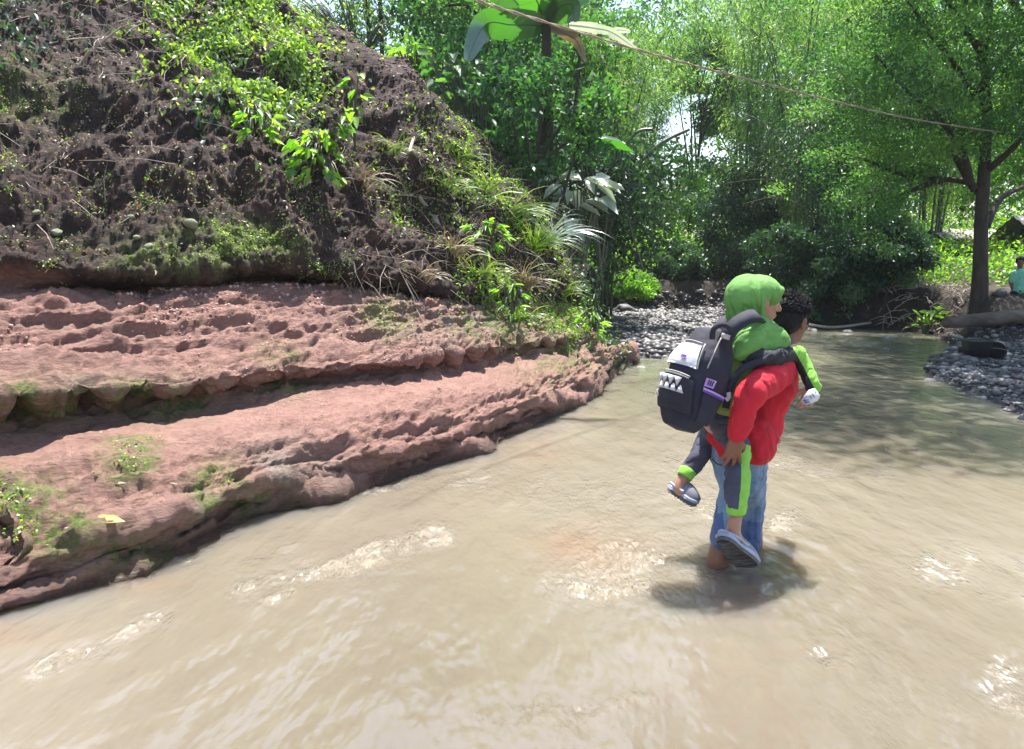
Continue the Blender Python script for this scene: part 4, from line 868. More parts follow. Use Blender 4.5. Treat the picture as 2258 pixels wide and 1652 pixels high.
tag(roots(), 'tangled roots and sticks on the slope of the right bank', 'roots', kind='stuff')
random.seed(12)
for (a, b, Y, lab) in ((2080, 625, 15.5, 'young bright plant on the root covered slope'), (2045, 640, 15.5, 'smaller young plant left of the other one on the root covered slope')):
    base = at(a, b + 12, Y); base.z = gz(base.x, base.y); big_leaf_plant('young_plant', base, [(base + Vector((random.uniform(-.2, .2), random.uniform(-.2, .2), random.uniform(.15, .45))), Vector((random.uniform(-1, 1), random.uniform(-.6, .3), random.uniform(-.2, .5)))) for _ in range(18)], .26, .08, M['leaf_bright'], lab, group='young plants on the right bank')
# basin, bucket, bundle
M['black_plastic'] = simple('black_plastic', (.014, .014, .017), (.010, .010, .012), .35, 5); M['grey_plastic'] = simple('grey_plastic', (.16, .16, .175), (.12, .12, .13), .4, 5)
pb = at(2151, 795, 10.6); pb.z = gz(pb.x, pb.y) + .05
bas = empty('wash_basin', pb, label='black rectangular plastic wash basin on the gravel shore', cat='basin')
m = MB(); lathe_sq(m, [(.80, 0), (.9, .12), (1, .22), (1.0, .225), (.96, .222), (.86, .12), (.76, .02), (.01, .018)], .17, .14, 6, 40, Matrix.Translation(pb)); m.obj('tub', M['black_plastic'], bas)
m = MB(); lathe_sq(m, [(1.0, .213), (1.10, .213), (1.11, .228), (1.0, .232), (1.0, .213)], .17, .14, 6, 40, Matrix.Translation(pb)); m.obj('rim', M['black_plastic'], bas)
pk_ = at(2196, 790, 10.9); pk_.z = gz(pk_.x, pk_.y) + .165
bk = empty('bucket', pk_, label='grey plastic bucket lying on its side next to the black basin', cat='bucket')
T4 = Matrix.Translation(pk_) @ Matrix.Rotation(R(-35), 4, 'Z') @ Matrix.Rotation(R(97), 4, 'X') @ Matrix.Translation((0, 0, -.12))
m = MB(); lathe_sq(m, [(.80, 0), (1, .26), (.965, .262), (.77, .012), (.01, .012)], .125, .125, 2, 32, T4); m.obj('pail', M['grey_plastic'], bk)
m = MB(); lathe_sq(m, [(1.0, .245), (1.07, .245), (1.07, .265), (1.0, .265), (1.0, .245)], .125, .125, 2, 32, T4); m.obj('rim', M['black_plastic'], bk)
m = MB(); m.tube([T4 @ Vector((math.cos(a) * .135, math.sin(a) * .10 - .04 * math.sin(a), .25 + .09 * math.sin(a))) for a in np.linspace(0, math.pi, 14)], .003, 5); m.obj('handle', M['bark_pale'], bk)
pd = at(2147, 762, 11.4); pd.z = gz(pd.x, pd.y) + .11; V, F_ = stone_mesh(8, 3, .9)
tag(mesh_np('wet_bundle', V * .14 + np.array(pd), F_, simple('bundle', (.10, .10, .115), (.03, .03, .035), .6, 9, .01, 30), None, True), 'dark rounded bundle standing behind the black basin', 'bundle')
pc = at(2123, 768, 11.4); pc.z = gz(pc.x, pc.y); m = MB(); lathe_sq(m, [(.8, 0), (1, .12), (.96, .121), (.76, .01), (.01, .01)], .065, .065, 2, 20, Matrix.Translation(pc))
tag(m.obj('small_pot', M['black_plastic']), 'small dark pot left of the dark bundle', 'pot')
def slab(name, p, size, mat, rz, label, cat):
    m = MB(); V, F_ = stone_mesh(5, 2, .5); c, s = math.cos(rz), math.sin(rz); V = V * np.array(size); V = V @ np.array([[c, s, 0], [-s, c, 0], [0, 0, 1]]); m.add(V + np.array(p), F_); return tag(m.obj(name, mat), label, cat)
q = gp(2128, 802, .12, .02); slab('soap_bar', q, (.07, .04, .03), simple('pale_plastic', (.45, .5, .55), None, .4), .2, 'small pale bluish object in front of the black basin', 'soap box')
q = gp(2222, 820, .2, .02); slab('pink_cloth', q, (.10, .05, .02), simple('pink', (.5, .12, .35), None, .8), .1, 'small pink rag on the gravel shore', 'rag')
q = gp(2048, 802, .0, .03); slab('wet_leaf', q, (.10, .07, .02), M['bark_pale'], .4, 'pale scrap at the water edge left of the basin', 'scrap')
# huts
M['thatch'] = simple('thatch', (.50, .46, .42), (.20, .17, .15), .95, 12, .03, 50, stretch=(1, 1, .25)); M['bamboo_wall'] = simple('bamboo_wall', (.10, .08, .06), (.05, .04, .03), .9, 10, .01, 60)
def hut(c, w_, d_, eave, ridge, label):
    t = empty('hut', (c.x, c.y, gz(c.x, c.y)), label=label, cat='hut', group='huts behind the big tree'); m = MB(); z0 = t.location.z - .3
    m.box((c.x, c.y, (z0 + eave) / 2), (w_ * .8, d_ * .8, eave - z0)); m.obj('wall', M['bamboo_wall'], t, False); m = MB(); V = []; nx, ny = 46, 10
    for side in (-1, 1):
        V = []
        for i in range(nx):
            for j in range(ny):
                f = j / (ny - 1); V.append((c.x + (i / (nx - 1) - .5) * w_, c.y + side * f * d_ / 2, ridge + (eave - ridge) * f + .025 * math.sin(i * 2.4) + .012 * random.random() - .03 * (j % 2)))
        m.add(V, grid_faces(nx, ny))
    V2 = [(x, y, z - .07) for x, y, z in V]; m.obj('roof', M['thatch'], t, True)
    for sx in (-1, 1):
        for sy in (-1, 1):
            m = MB(); m.tube([(c.x + sx * w_ * .45, c.y + sy * d_ * .42, z0), (c.x + sx * w_ * .45, c.y + sy * d_ * .42, eave + .1)], .05, 7); m.obj('post', M['bark'], t)
hut(at(2352, 540, 21), 3.0, 2.6, at(2330, 530, 20).z, at(2330, 476, 21).z, 'hut with grey thatched roof at the right edge of the photo')
hut(at(2120, 540, 23), 1.9, 1.4, at(2120, 525, 22.5).z, at(2120, 505, 23).z, 'low shed with a pale roof edge behind the big trunk')
# ---------------------------------------------------------------- rope over the river
rp_ = [at(980, -40, 5.2), at(1050, 0, 5.6), at(1200, 48, 6.5), at(1400, 108, 7.8), at(1560, 152, 8.9), at(1700, 188, 9.8), at(1850, 226, 10.8), at(2000, 260, 12), at(2150, 284, 13.2), at(2260, 297, 14.1), at(2340, 303, 14.8)]
M['rope'] = simple('rope', (.50, .40, .30), (.25, .19, .14), .9, 60, .003, 200)
m = MB(); rr_ = catmull(rp_, 12)
for ph in (0, 3.14):
    m.tube([p + Vector((0, math.cos(i * .9 + ph), math.sin(i * .9 + ph))) * .007 for i, p in enumerate(rr_)], .0072, 6)
tag(m.obj('rope', M['rope']), 'twisted rope stretched high across the river', 'rope')
# ---------------------------------------------------------------- figures
def capsule(p0, r0, p1, r1, flat=None, fk=1.0, seg=16, rings=5):
    p0, p1 = Vector(p0), Vector(p1); ax = p1 - p0; L = ax.length; ax = ax.normalized() if L > 1e-6 else Vector((0, 0, 1)); u = ax.orthogonal().normalized(); w = ax.cross(u); prof = []
    for i in range(rings + 1): a = math.pi / 2 * i / rings; prof.append((-r0 * math.cos(a), r0 * math.sin(a)))
    for i in range(rings + 1): a = math.pi / 2 * i / rings; prof.append((L + r1 * math.sin(a), r1 * math.cos(a)))
    V = []; fd_ = Vector(flat).normalized() if flat is not None else None
    for (h, r) in prof:
        for k in range(seg):
            a = 2 * math.pi * k / seg; v = (u * math.cos(a) + w * math.sin(a)) * max(r, 1e-5)
            if fd_: v = v + fd_ * v.dot(fd_) * (fk - 1)
            V.append(tuple(p0 + ax * h + v))
    n = len(prof); return np.array(V), np.array([(i * seg + k, i * seg + (k + 1) % seg, (i + 1) * seg + (k + 1) % seg, (i + 1) * seg + k) for i in range(n - 1) for k in range(seg)])
class Blob:
    def __init__(s): s.m = MB()
    def limb(s, pts, rad, flat=None, fk=1.0, sub=3):
        P_ = catmull(pts, sub); r = lerp_list(list(rad), sub)
        for i in range(len(P_) - 1): V, F_ = capsule(P_[i], r[i], P_[i + 1], r[i + 1], flat, fk); s.m.add(V, F_)
    def ell(s, c, r, M3=None, seg=24, rings=14):
        V = []; c = Vector(c)
        for i in range(rings + 1):
            t = math.pi * i / rings
            for k in range(seg):
                a = 2 * math.pi * k / seg; v = Vector((r[0] * max(math.sin(t), 1e-4) * math.cos(a), r[1] * max(math.sin(t), 1e-4) * math.sin(a), r[2] * math.cos(t)))
                V.append(tuple(c + (M3 @ v if M3 is not None else v)))
        s.m.add(V, np.array([(i * seg + k, i * seg + (k + 1) % seg, (i + 1) * seg + (k + 1) % seg, (i + 1) * seg + k) for i in range(rings) for k in range(seg)]))
    def fuse(s, name, mats, parent, voxel=.006, smooth=4, fold=None, midx=None, fac=.5, sfn=None):
        o = s.m.obj(name + '_src', M['bark'], None); md = o.modifiers.new('r', 'REMESH'); md.mode = 'VOXEL'; md.voxel_size = voxel; md.use_smooth_shade = True
        if smooth: sm_ = o.modifiers.new('s', 'SMOOTH'); sm_.iterations = smooth; sm_.factor = fac
        dg = bpy.context.evaluated_depsgraph_get(); me = bpy.data.meshes.new_from_object(o.evaluated_get(dg)); bpy.data.objects.remove(o)
        nv = len(me.vertices); V = np.empty(nv * 3, np.float32); me.vertices.foreach_get('co', V); V = V.reshape(-1, 3).astype(float); nn = np.empty(nv * 3, np.float32); me.vertices.foreach_get('normal', nn); nn = nn.reshape(-1, 3)
        if fold is not None: V = fold(V, nn)
        fl = [tuple(p.vertices) for p in me.polygons]; q = np.array([f for f in fl if len(f) == 4]); t3 = np.array([f for f in fl if len(f) == 3]); Fs = [x for x in (q, t3) if len(x)]
        mi = None
        if midx is not None: mi = np.concatenate([midx(V[f].mean(1)) for f in Fs])
        bpy.data.meshes.remove(me); return mesh_np(name, V, Fs, mats, parent, True, {'stripe': sfn(V)} if sfn else None, mi)
def two_tone(name, ca, cb):
    m, n, out = new_mat(name); p = N(n, 'BsdfPrincipled'); n.links.new(p.outputs[0], out.inputs[0]); nz = noise(n, 9, 6, .65)
    a = ramp(n, [(.35, tuple(x * .6 for x in ca)), (.65, ca)], nz); b_ = ramp(n, [(.35, tuple(x * .78 for x in cb)), (.65, cb)], nz)
    n.links.new(mixc(n, math_(n, 'GREATER_THAN', attr(n, 'stripe'), 0.0), a, b_), p.inputs['Base Color']); p.inputs['Roughness'].default_value = .85
    b = bump(n, noise(n, 24, 4, .55), .5, .008); n.links.new(bump(n, noise(n, 900, 2, .5), .3, .0008, b), p.inputs['Normal']); return m
def folds(amp, freq, axis=None, seed=0):
    """soft cloth wrinkles running along 'axis'"""
    def f(V, nn):
        P = V * freq
        if axis is not None: ax = np.array(axis, float); ax /= np.linalg.norm(ax); P = P - .72 * (P @ ax)[:, None] * ax
        q_ = fbm(P, 2, seed); q2_ = fbm(P * 1.9 + 5, 2, seed + 3); w = .95 * q_ - .8 * np.exp(-(q_ / .13) ** 2) - .45 * np.exp(-(q2_ / .14) ** 2) + .35; return V + nn * (amp * w)[:, None]
    return f
def frame(fwd, up):
    f = Vector(fwd).normalized(); r = f.cross(Vector(up)).normalized(); u = r.cross(f); return Matrix((r, f, u)).transposed()      # columns right, forward, up
def head(b, c, fwd, up, s=1.0, ears=True):
    """skull and face; c = middle of the head, about .22 high"""
    Fm = frame(fwd, up); q = lambda x, y, z: Vector(c) + Fm @ (Vector((x, y, z)) * s); e = lambda p, r, M_=None: b.ell(q(*p), [k * s for k in r], Fm if M_ is None else M_)
    e((0, -.012, .030), (.076, .094, .082)); e((0, .012, -.02), (.066, .076, .085)); e((0, .040, -.075), (.042, .042, .034)); e((0, .064, -.088), (.020, .018, .016))
    e((0, .078, .028), (.050, .016, .012)); b.limb([q(0, .084, .022), q(0, .103, -.018)], [.008 * s, .014 * s]); e((.011, .092, -.022), (.008, .009, .007)); e((-.011, .092, -.022), (.008, .009, .007))
    e((0, .083, -.050), (.024, .012, .006)); e((0, .081, -.060), (.020, .012, .007)); e((.043, .056, -.018), (.022, .022, .018)); e((-.043, .056, -.018), (.022, .022, .018))
    if ears:
        for sx in (-1, 1): e((sx * .080, -.006, -.004), (.009, .021, .033)); e((sx * .083, -.012, .010), (.010, .016, .016))
    return q, Fm
def eyes(parent, q, Fm, s=1.0):
    for sx in (-1, 1):
        b = MB(); V, F_ = capsule(q(sx * .030, .071, .010), .0115 * s, q(sx * .030, .0712, .010), .0115 * s); b.add(V, F_); o = b.obj('eye', M['eye_white'], parent)
        b = MB(); V, F_ = capsule(q(sx * .030, .078, .010), .0060 * s, q(sx * .030, .0782, .010), .0060 * s); b.add(V, F_); i_ = mesh_np('iris', np.concatenate(b.V) - np.array(parent.location), [np.concatenate(x) for x in b.F.values()], M['eye_dark'], o, True, local=True)
        b = MB(); b.tube(catmull([q(sx * .014, .082, .030), q(sx * .030, .083, .036), q(sx * .048, .072, .030)], 4), .0032 * s, 5); b.obj('eyebrow', M['hair'], parent)
def hand(b, wrist, d, nrm, side, curl=.5, s=1.0, spread=.12, thumb=.7):
    """d = towards the fingers, nrm = palm normal (fingers curl to it), side = towards the thumb"""
    d = Vector(d).normalized(); nrm = Vector(nrm); nrm = (nrm - d * nrm.dot(d)).normalized(); sd = d.cross(nrm); sd = sd if sd.dot(Vector(side)) > 0 else -sd; w = Vector(wrist)
    for k in range(4):
        o = (1.5 - k) * .0185 * s; kn = w + d * (.082 - .004 * abs(k - 1)) * s + sd * o
        b.limb([w + sd * o * .5, w + d * .045 * s + sd * o * .9, kn], [.015 * s, .0145 * s, .0105 * s], nrm, .85, 2)
        ln = (.040, .045, .042, .033)[k] * s; q = kn; dd = (d + sd * (1.5 - k) * spread).normalized(); cu = curl * (.85 + .12 * k); pts = [q]
        for j, f in enumerate((1, .68, .52)):
            a = cu * (.8, 1.0, .7)[j]; dd = (dd * math.cos(a) + nrm * math.sin(a)).normalized(); q = q + dd * ln * f; pts.append(q)
        b.limb(pts, [.0098 * s, .0090 * s, .0082 * s, .0068 * s], None, 1, 1)
    t0 = w + d * .022 * s + sd * .020 * s; t1 = t0 + (d * .55 + sd * .75 + nrm * .25).normalized() * .034 * s; t2 = t1 + (d * .8 + sd * .35 + nrm * thumb).normalized() * .032 * s; t3 = t2 + (d * .85 + nrm * (thumb + .2)).normalized() * .026 * s
    b.limb([t0, t1, t2, t3], [.016 * s, .0125 * s, .0105 * s, .0080 * s], None, 1, 1)
def skin_mat(name, c):
    m, n, out = new_mat(name); p = N(n, 'BsdfPrincipled'); n.links.new(p.outputs[0], out.inputs[0])
    n.links.new(ramp(n, [(.3, tuple(x * .75 for x in c)), (.7, c)], noise(n, 14, 4, .6)), p.inputs['Base Color']); p.inputs['Roughness'].default_value = .45
    p.inputs['Subsurface Weight'].default_value = .15; p.inputs['Subsurface Radius'].default_value = (.01, .004, .002); n.links.new(bump(n, noise(n, 220, 3, .6), .3, .001), p.inputs['Normal']); return m
def cloth_mat(name, c1, c2, sheen=.0, wv=900, rough=.85):
    m, n, out = new_mat(name); p = N(n, 'BsdfPrincipled'); n.links.new(p.outputs[0], out.inputs[0])
    n.links.new(ramp(n, [(.35, c2), (.65, c1)], noise(n, 9, 6, .65)), p.inputs['Base Color']); p.inputs['Roughness'].default_value = rough; p.inputs['Sheen Weight'].default_value = sheen
    b = bump(n, noise(n, 24, 4, .55), .5, .008); n.links.new(bump(n, noise(n, wv, 2, .5), .3, .0008, b), p.inputs['Normal']); return m
M['skin_man'] = skin_mat('skin_man', (.20, .088, .050)); M['skin_child'] = skin_mat('skin_child', (.40, .20, .13))
M['eye_white'] = simple('eye_white', (.7, .68, .64), None, .2); M['eye_dark'] = simple('eye_dark', (.02, .012, .01), None, .15); M['hair'] = simple('hair', (.010, .009, .011), (.005, .005, .006), .62, 40, spec=.2)
M['red_cloth'] = cloth_mat('red_cloth', (.52, .008, .026), (.40, .006, .018)); M['denim'] = cloth_mat('denim', (.20, .29, .40), (.09, .15, .25), .1, 1200)
M['denim_wet'] = cloth_mat('denim_wet', (.055, .11, .26), (.035, .07, .18), 0, 1200, .45)
M['scarf'] = cloth_mat('scarf', (.14, .32, .075), (.095, .24, .050)); M['black_cloth'] = cloth_mat('black_cloth', (.022, .022, .032), (.012, .012, .018))
M['sleeve_cloth'] = two_tone('sleeve_cloth', (.022, .022, .032), (.24, .54, .07)); M['trouser_cloth'] = two_tone('trouser_cloth', (.070, .070, .11), (.24, .54, .07)); M['navy_cloth'] = cloth_mat('navy_cloth', (.070, .070, .11), (.035, .035, .06)); M['lime_cloth'] = cloth_mat('lime_cloth', (.24, .54, .07), (.18, .43, .05)); M['olive_cloth'] = cloth_mat('olive_cloth', (.27, .34, .08), (.18, .25, .05))
up = Vector((0, 0, 1)); fwd = Vector((.77, .64, 0)); rgt = Vector((.64, -.77, 0))
# --- the man
man0 = onz(1600, 1240); man = empty('person', (man0.x, man0.y, -.3), label='man in red sweatshirt and rolled jeans wading with a child on his back', cat='person')
hipL, hipR = at(1603, 1000, 3.70), at(1652, 1000, 3.58); kneL, kneR = at(1606, 1135, 3.47), at(1660, 1110, 3.70)
ankL, ankR = at(1583, 1250, 3.44) + Vector((-.02, .02, -.26)), at(1658, 1215, 3.66) + Vector((.03, .05, -.28))
pel = at(1630, 975, 3.66); bel = at(1660, 915, 3.68); che = at(1697, 850, 3.70); nb = at(1730, 785, 3.72)
shR, shL = at(1712, 820, 3.55), at(1722, 792, 3.90); elR, wrR = at(1655, 868, 3.32), at(1625, 958, 3.30); elL, wrL = at(1640, 880, 4.0), at(1568, 955, 3.86)
hdc = at(1743, 709, 3.76); hf = Vector((.80, .58, -.16)); hu = Vector((.28, .16, 1))
b = Blob()
b.limb([pel, bel, che, nb], [.085, .085, .095, .05], rgt, 1.15); b.limb([shR, nb, shL], [.045, .06, .045]); b.limb([nb, hdc + Vector((-.015, -.01, -.06))], [.052, .050])
b.limb([shR, elR, wrR], [.045, .036, .026]); b.limb([shL, elL, wrL], [.045, .036, .026])
for h, k, a in ((hipL, kneL, ankL), (hipR, kneR, ankR)):
    b.limb([h, at(1616, 1070, 3.58) if a is ankL else h.lerp(k, .5), k], [.060, .040, .040]); c_ = k.lerp(a, .45) - fwd * .012; b.limb([k, c_, a], [.046, .056, .036]); b.limb([a, a + fwd * .09 + Vector((0, 0, -.04)), a + fwd * .17 + Vector((0, 0, -.05))], [.036, .034, .026], up, .7)
q, Fm = head(b, hdc, hf, hu, .98)
hand(b, wrR + Vector((-.004, 0, -.012)), (-.10, .06, -1), (-.05, 1, .05), (1, .0, 0), .35, .95, .25)
hand(b, wrL, (-.3, -.3, -.6), (0, -.9, .3), (-.8, .5, 0), .6, .92)
b.fuse('body', M['skin_man'], man, .0048, 2)
eyes(man, q, Fm, .98)
# hair: a cap with tousled locks
b = Blob(); b.ell(q(0, -.022, .050), (.092, .108, .086), Fm); b.ell(q(0, -.050, -.005), (.082, .074, .070), Fm); b.ell(q(0, -.030, .020), (.089, .082, .060), Fm); b.ell(q(0, .035, .088), (.066, .062, .040), Fm)
random.seed(4)
lockm = MB()
for k in range(4200):
    a = random.uniform(0, 6.283); t_ = random.uniform(0, 1.75) ** 1.0; d = Vector((math.sin(t_) * math.cos(a), math.sin(t_) * math.sin(a), math.cos(t_)))
    if d.y > .35 and d.z < .45: continue
    if d.z < -.1 and d.y > -.1: continue
    p = q(d.x * .094, -.022 + d.y * .110, .050 + d.z * .088); n_ = (Fm @ d).normalized(); w_ = (Fm @ Vector((random.gauss(0, .6), random.gauss(.35, .5), random.gauss(.0, .4)))); e_ = (n_ * (.32 if t_ < .9 else .12) + w_ * .9).normalized(); L = random.uniform(.012, .026) * (1.1 if t_ < .9 else .6)
    lockm.tube([p - n_ * .004, p + e_ * L * .5, p + e_ * L + n_ * -.004 + w_ * .006], [.0028, .0024, .0008], 3, False)
def hairf(V, nn): return V + nn * (.0035 * fbm(V * np.array([70, 70, 30]), 2, 4))[:, None]
hr = b.fuse('hair', M['hair'], man, .005, 2, hairf); lk = lockm.obj('locks', M['hair'], man); V0 = man.location; 
bpy.context.view_layer.update()
lk.parent = hr
# red sweatshirt with sleeves, loose hanging hem
b = Blob()
b.limb([nb + Vector((-.015, 0, -.02)), che, bel, at(1640, 985, 3.66)], [.075, .118, .114, .108], rgt, 1.18); b.limb([shL, nb + Vector((-.01, 0, -.02)), shR], [.075, .072, .078])
b.limb([shR, at(1688, 838, 3.42), elR, at(1638, 920, 3.30), wrR], [.080, .076, .068, .054, .042]); b.limb([shL, elL, wrL], [.078, .062, .042])
b.limb([at(1690, 890, 3.66), at(1688, 940, 3.64), at(1682, 983, 3.62)], [.075, .085, .052]); b.limb([at(1592, 940, 3.64), at(1580, 962, 3.62)], [.06, .05])
b.limb([at(1700, 940, 3.64), at(1706, 965, 3.63)], [.045, .028]); b.limb([at(1650, 975, 3.62), at(1654, 1002, 3.59)], [.112, .075], rgt, 1.45); b.limb([at(1610, 975, 3.60), at(1612, 990, 3.60)], [.085, .07]); b.limb([at(1664, 960, 3.55), at(1668, 992, 3.53)], [.09, .078]); b.limb([at(1700, 890, 3.64), at(1698, 950, 3.62)], [.06, .055])
def redf(V, nn):
    V = folds(.0085, 8, (-.4, -.2, 1), 3)(V, nn); return V + nn * (.003 * fbm(V * 30, 2, 8))[:, None]
sweat = b.fuse('sweatshirt', M['red_cloth'], man, .0065, 5, redf)
b = MB(); ctr = wrR; dd = (wrR - elR).normalized(); T4 = Matrix.Translation(ctr) @ dd.to_track_quat('Z', 'Y').to_matrix().to_4x4(); lathe_sq(b, [(.95, -.035), (1.05, -.02), (1.02, .0), (1.04, .012), (.90, .016)], .047, .044, 2, 28, T4); b.obj('cuff', M['red_cloth'], sweat)
b.V, col_ = [], None
m = MB(); nk = nb.lerp(hdc, .22); dd = (hdc - nb).normalized(); T4 = Matrix.Translation(nk) @ dd.to_track_quat('Z', 'Y').to_matrix().to_4x4(); lathe_sq(m, [(1.0, -.02), (1.12, -.01), (1.05, .012), (.93, .012)], .060, .062, 2, 30, T4); m.obj('collar', M['black_cloth'], sweat)
# jeans
b = Blob(); b.limb([at(1608, 985, 3.70), at(1650, 985, 3.60)], [.105, .105]); jl = at(1595, 1190, 3.45); jr = at(1652, 1205, 3.66)
b.limb([hipL, at(1616, 1070, 3.58), kneL, jl], [.090, .066, .060, .058]); b.limb([hipR, at(1655, 1070, 3.62), kneR, jr], [.090, .074, .062, .048])
def jf(V, nn): V = folds(.006, 14, (0, 0, .3), 12)(V, nn); return V + nn * (.003 * fbm(V * 34, 2, 6))[:, None]
def jm(C): return ((C[:, 2] < .27 + .02 * vn(C * 20, 3)) & ((C[:, 0] < .97) | (C[:, 2] < .15))).astype(int)
b.fuse('jeans', [M['denim'], M['denim_wet']], man, .006, 4, jf, jm)
m = MB(); m.tube(catmull([at(1571, 1012, 3.60), at(1580, 1022, 3.57), at(1592, 1026, 3.565)], 4), .003, 5); m.obj('pocket_seam', M['black_cloth'], man)
m = MB(); m.tube(catmull([at(1664, 1023, 3.49), at(1676, 1022, 3.50), at(1684, 1012, 3.52)], 4), .003, 5); m.obj('pocket_seam', M['black_cloth'], man)
# --- the child
kid = empty('person', at(1640, 900, 3.55), label='child in a bright green headscarf riding piggyback on the man in red', cat='person')
cp0 = at(1592, 925, 3.52); cbel = at(1612, 870, 3.50); cche = at(1648, 805, 3.54); cnb = at(1674, 742, 3.56)
chd = at(1676, 667, 3.56); chf = Vector((.97, .10, -.16)); chu = Vector((.12, 0, 1))
csR, csL = at(1652, 785, 3.42), at(1700, 765, 3.72); ceR, cwR = at(1757, 783, 3.58), at(1793, 852, 3.52); ceL, cwL = at(1745, 800, 3.98), at(1735, 860, 4.0)
ckR, caR = at(1626, 990, 3.42), at(1623, 1140, 3.30); ckL, caL = at(1566, 962, 3.74), at(1506, 1058, 3.64)
b = Blob()
b.limb([cp0, cbel, cche, cnb], [.085, .075, .08, .045], rgt, 1.15); b.limb([cnb, chd + Vector((0, 0, -.05))], [.038, .038]); b.limb([csR, cnb, csL], [.036, .04, .036])
b.limb([csR, ceR, cwR], [.034, .028, .020]); b.limb([csL, ceL, cwL], [.034, .028, .020])
b.limb([cp0 + Vector((0, -.05, 0)), at(1612, 955, 3.50), ckR], [.062, .056, .042]); b.limb([ckR, ckR.lerp(caR, .35), caR], [.040, .040, .027])
b.limb([cp0 + Vector((0, .08, 0)), ckL], [.06, .042]); b.limb([ckL, ckL.lerp(caL, .35), caL], [.040, .040, .027])
htR, hlR = at(1650, 1243, 3.35), at(1604, 1186, 3.29); htL, hlL = at(1526, 1106, 3.60), at(1487, 1082, 3.64)
b.limb([caR, at(1617, 1175, 3.29), at(1632, 1205, 3.32), at(1645, 1230, 3.345)], [.027, .032, .032, .024]); b.limb([caL, at(1497, 1078, 3.63), at(1510, 1093, 3.615), at(1522, 1103, 3.60)], [.027, .030, .030, .022])
q, Fm = head(b, chd, chf, chu, .93); hand(b, cwR + Vector((-.004, 0, -.008)), (-.35, -.1, -.9), (-.2, -.6, .5), (-.8, -.4, 0), 1.0, .82, .05); hand(b, cwL, (.1, 0, -1), (-.6, .2, 0), (0, -1, 0), .5, .8)
b.fuse('body', M['skin_child'], kid, .0045, 2)
eyes(kid, q, Fm, .93)
m = MB(); V, F_ = capsule(at(1633, 1196, 3.262), .008, at(1634, 1206, 3.266), .004); m.add(V, F_); m.obj('ankle_patch', simple('scab', (.10, .02, .015), None, .7), kid)
# headscarf: hood shell open at the face + cape over the shoulders
def hood():
    nu, nv = 72, 60; V = []
    for j in range(nv):
        t = j / (nv - 1)
        for i in range(nu):
            a = -math.pi + 2 * math.pi * i / (nu - 1)               # 0 = back of the head
            th = t * 2.35
            open_ = 1 - .0 * t
            rx, ry, rz_ = .108, .128, .122
            d = Vector((math.sin(th) * math.sin(a), -math.sin(th) * math.cos(a), math.cos(th)))
            V.append((d.x * rx, -.006 + d.y * ry, .022 + d.z * rz_))
    return np.array(V), nu, nv
b = Blob(); b.ell(q(0, -.072, .012), (.098, .100, .108), Fm); b.ell(q(0, -.012, .050), (.090, .100, .078), Fm); b.ell(q(0, -.068, -.062), (.086, .080, .078), Fm); b.limb([q(0, -.002, -.135), q(0, -.03, -.125)], [.036, .068]); b.limb([q(.062, -.026, .03), q(.056, -.024, -.09)], [.026, .030]); b.limb([q(-.062, -.026, .03), q(-.056, -.024, -.09)], [.026, .030])
b.limb([q(0, .080, .078), q(.040, .072, .070), q(.070, .030, .040)], [.017, .018, .020]); b.limb([q(0, .080, .078), q(-.040, .072, .070), q(-.070, .030, .040)], [.017, .018, .020])
def hoodf(V, nn):
    L = (V - np.array(q(0, 0, .0))) @ np.array(Fm.to_3x3()); a = np.arctan2(L[:, 0], -L[:, 1]); dist = np.clip((.075 - L[:, 2]) / .12, 0, 1)
    w = np.stack([a * 5.5 + L[:, 2] * 12, L[:, 2] * 4, L[:, 1] * 6], 1); f = .5 - 1.6 * np.exp(-(fbm(w, 2, 9) / .16) ** 2); return V + nn * (.009 * f * (.25 + .75 * dist) + .002 * fbm(V * 25, 2, 2))[:, None]
b.fuse('headscarf', M['scarf'], kid, .005, 3, hoodf)
b = Blob(); b.limb([at(1668, 726, 3.50), at(1650, 752, 3.44), at(1632, 775, 3.42)], [.072, .070, .040]); b.limb([at(1680, 728, 3.52), at(1702, 745, 3.50), at(1722, 756, 3.50)], [.062, .060, .034]); b.limb([at(1685, 735, 3.60), at(1695, 752, 3.68), at(1712, 765, 3.72)], [.07, .06, .05])
b.limb([at(1618, 776, 3.42), at(1665, 768, 3.42), at(1728, 758, 3.50)], [.028, .034, .026]); b.limb([at(1640, 740, 3.52), at(1620, 775, 3.55)], [.06, .045])
b.fuse('scarf_cape', M['scarf'], kid, .0055, 4, folds(.010, 15, (.8, 0, .35), 21))
# jacket: green body, black sleeve with lime outer stripe
b = Blob(); b.limb([cnb + Vector((0, 0, -.05)), cche, cbel, at(1600, 905, 3.52)], [.07, .110, .105, .098], rgt, 1.12)
b.fuse('tunic', M['olive_cloth'], kid, .006, 4, folds(.007, 13, (.5, 0, 1), 31))
def sleeve(pts, rad, seed, stripe=True):
    b = Blob(); b.limb(pts, rad, None, 1, 5); P_ = np.array([tuple(p) for p in pts]); ax = np.array([.9, -.25, .35])
    def mi(C):
        if not stripe: return np.full(len(C), -1.)
        a, e = P_[-2], P_[-1]; d = (e - a) / np.linalg.norm(e - a); w = C - a; t = w @ d; rad_ = w - t[:, None] * d; s_ = rad_ @ np.array([.80, -.30, .30]); return np.minimum(s_ - .002, t + .03)
    return b.fuse('sleeve', M['sleeve_cloth'], kid, .005, 3, folds(.007, 22, tuple(np.cross(P_[-1] - P_[0], [0, 1, 0])), seed), sfn=mi)
sleeve([csR, at(1700, 790, 3.40), ceR, cwR], [.042, .036, .040, .034], 5); sleeve([csL, ceL, cwL], [.046, .042, .034], 6)
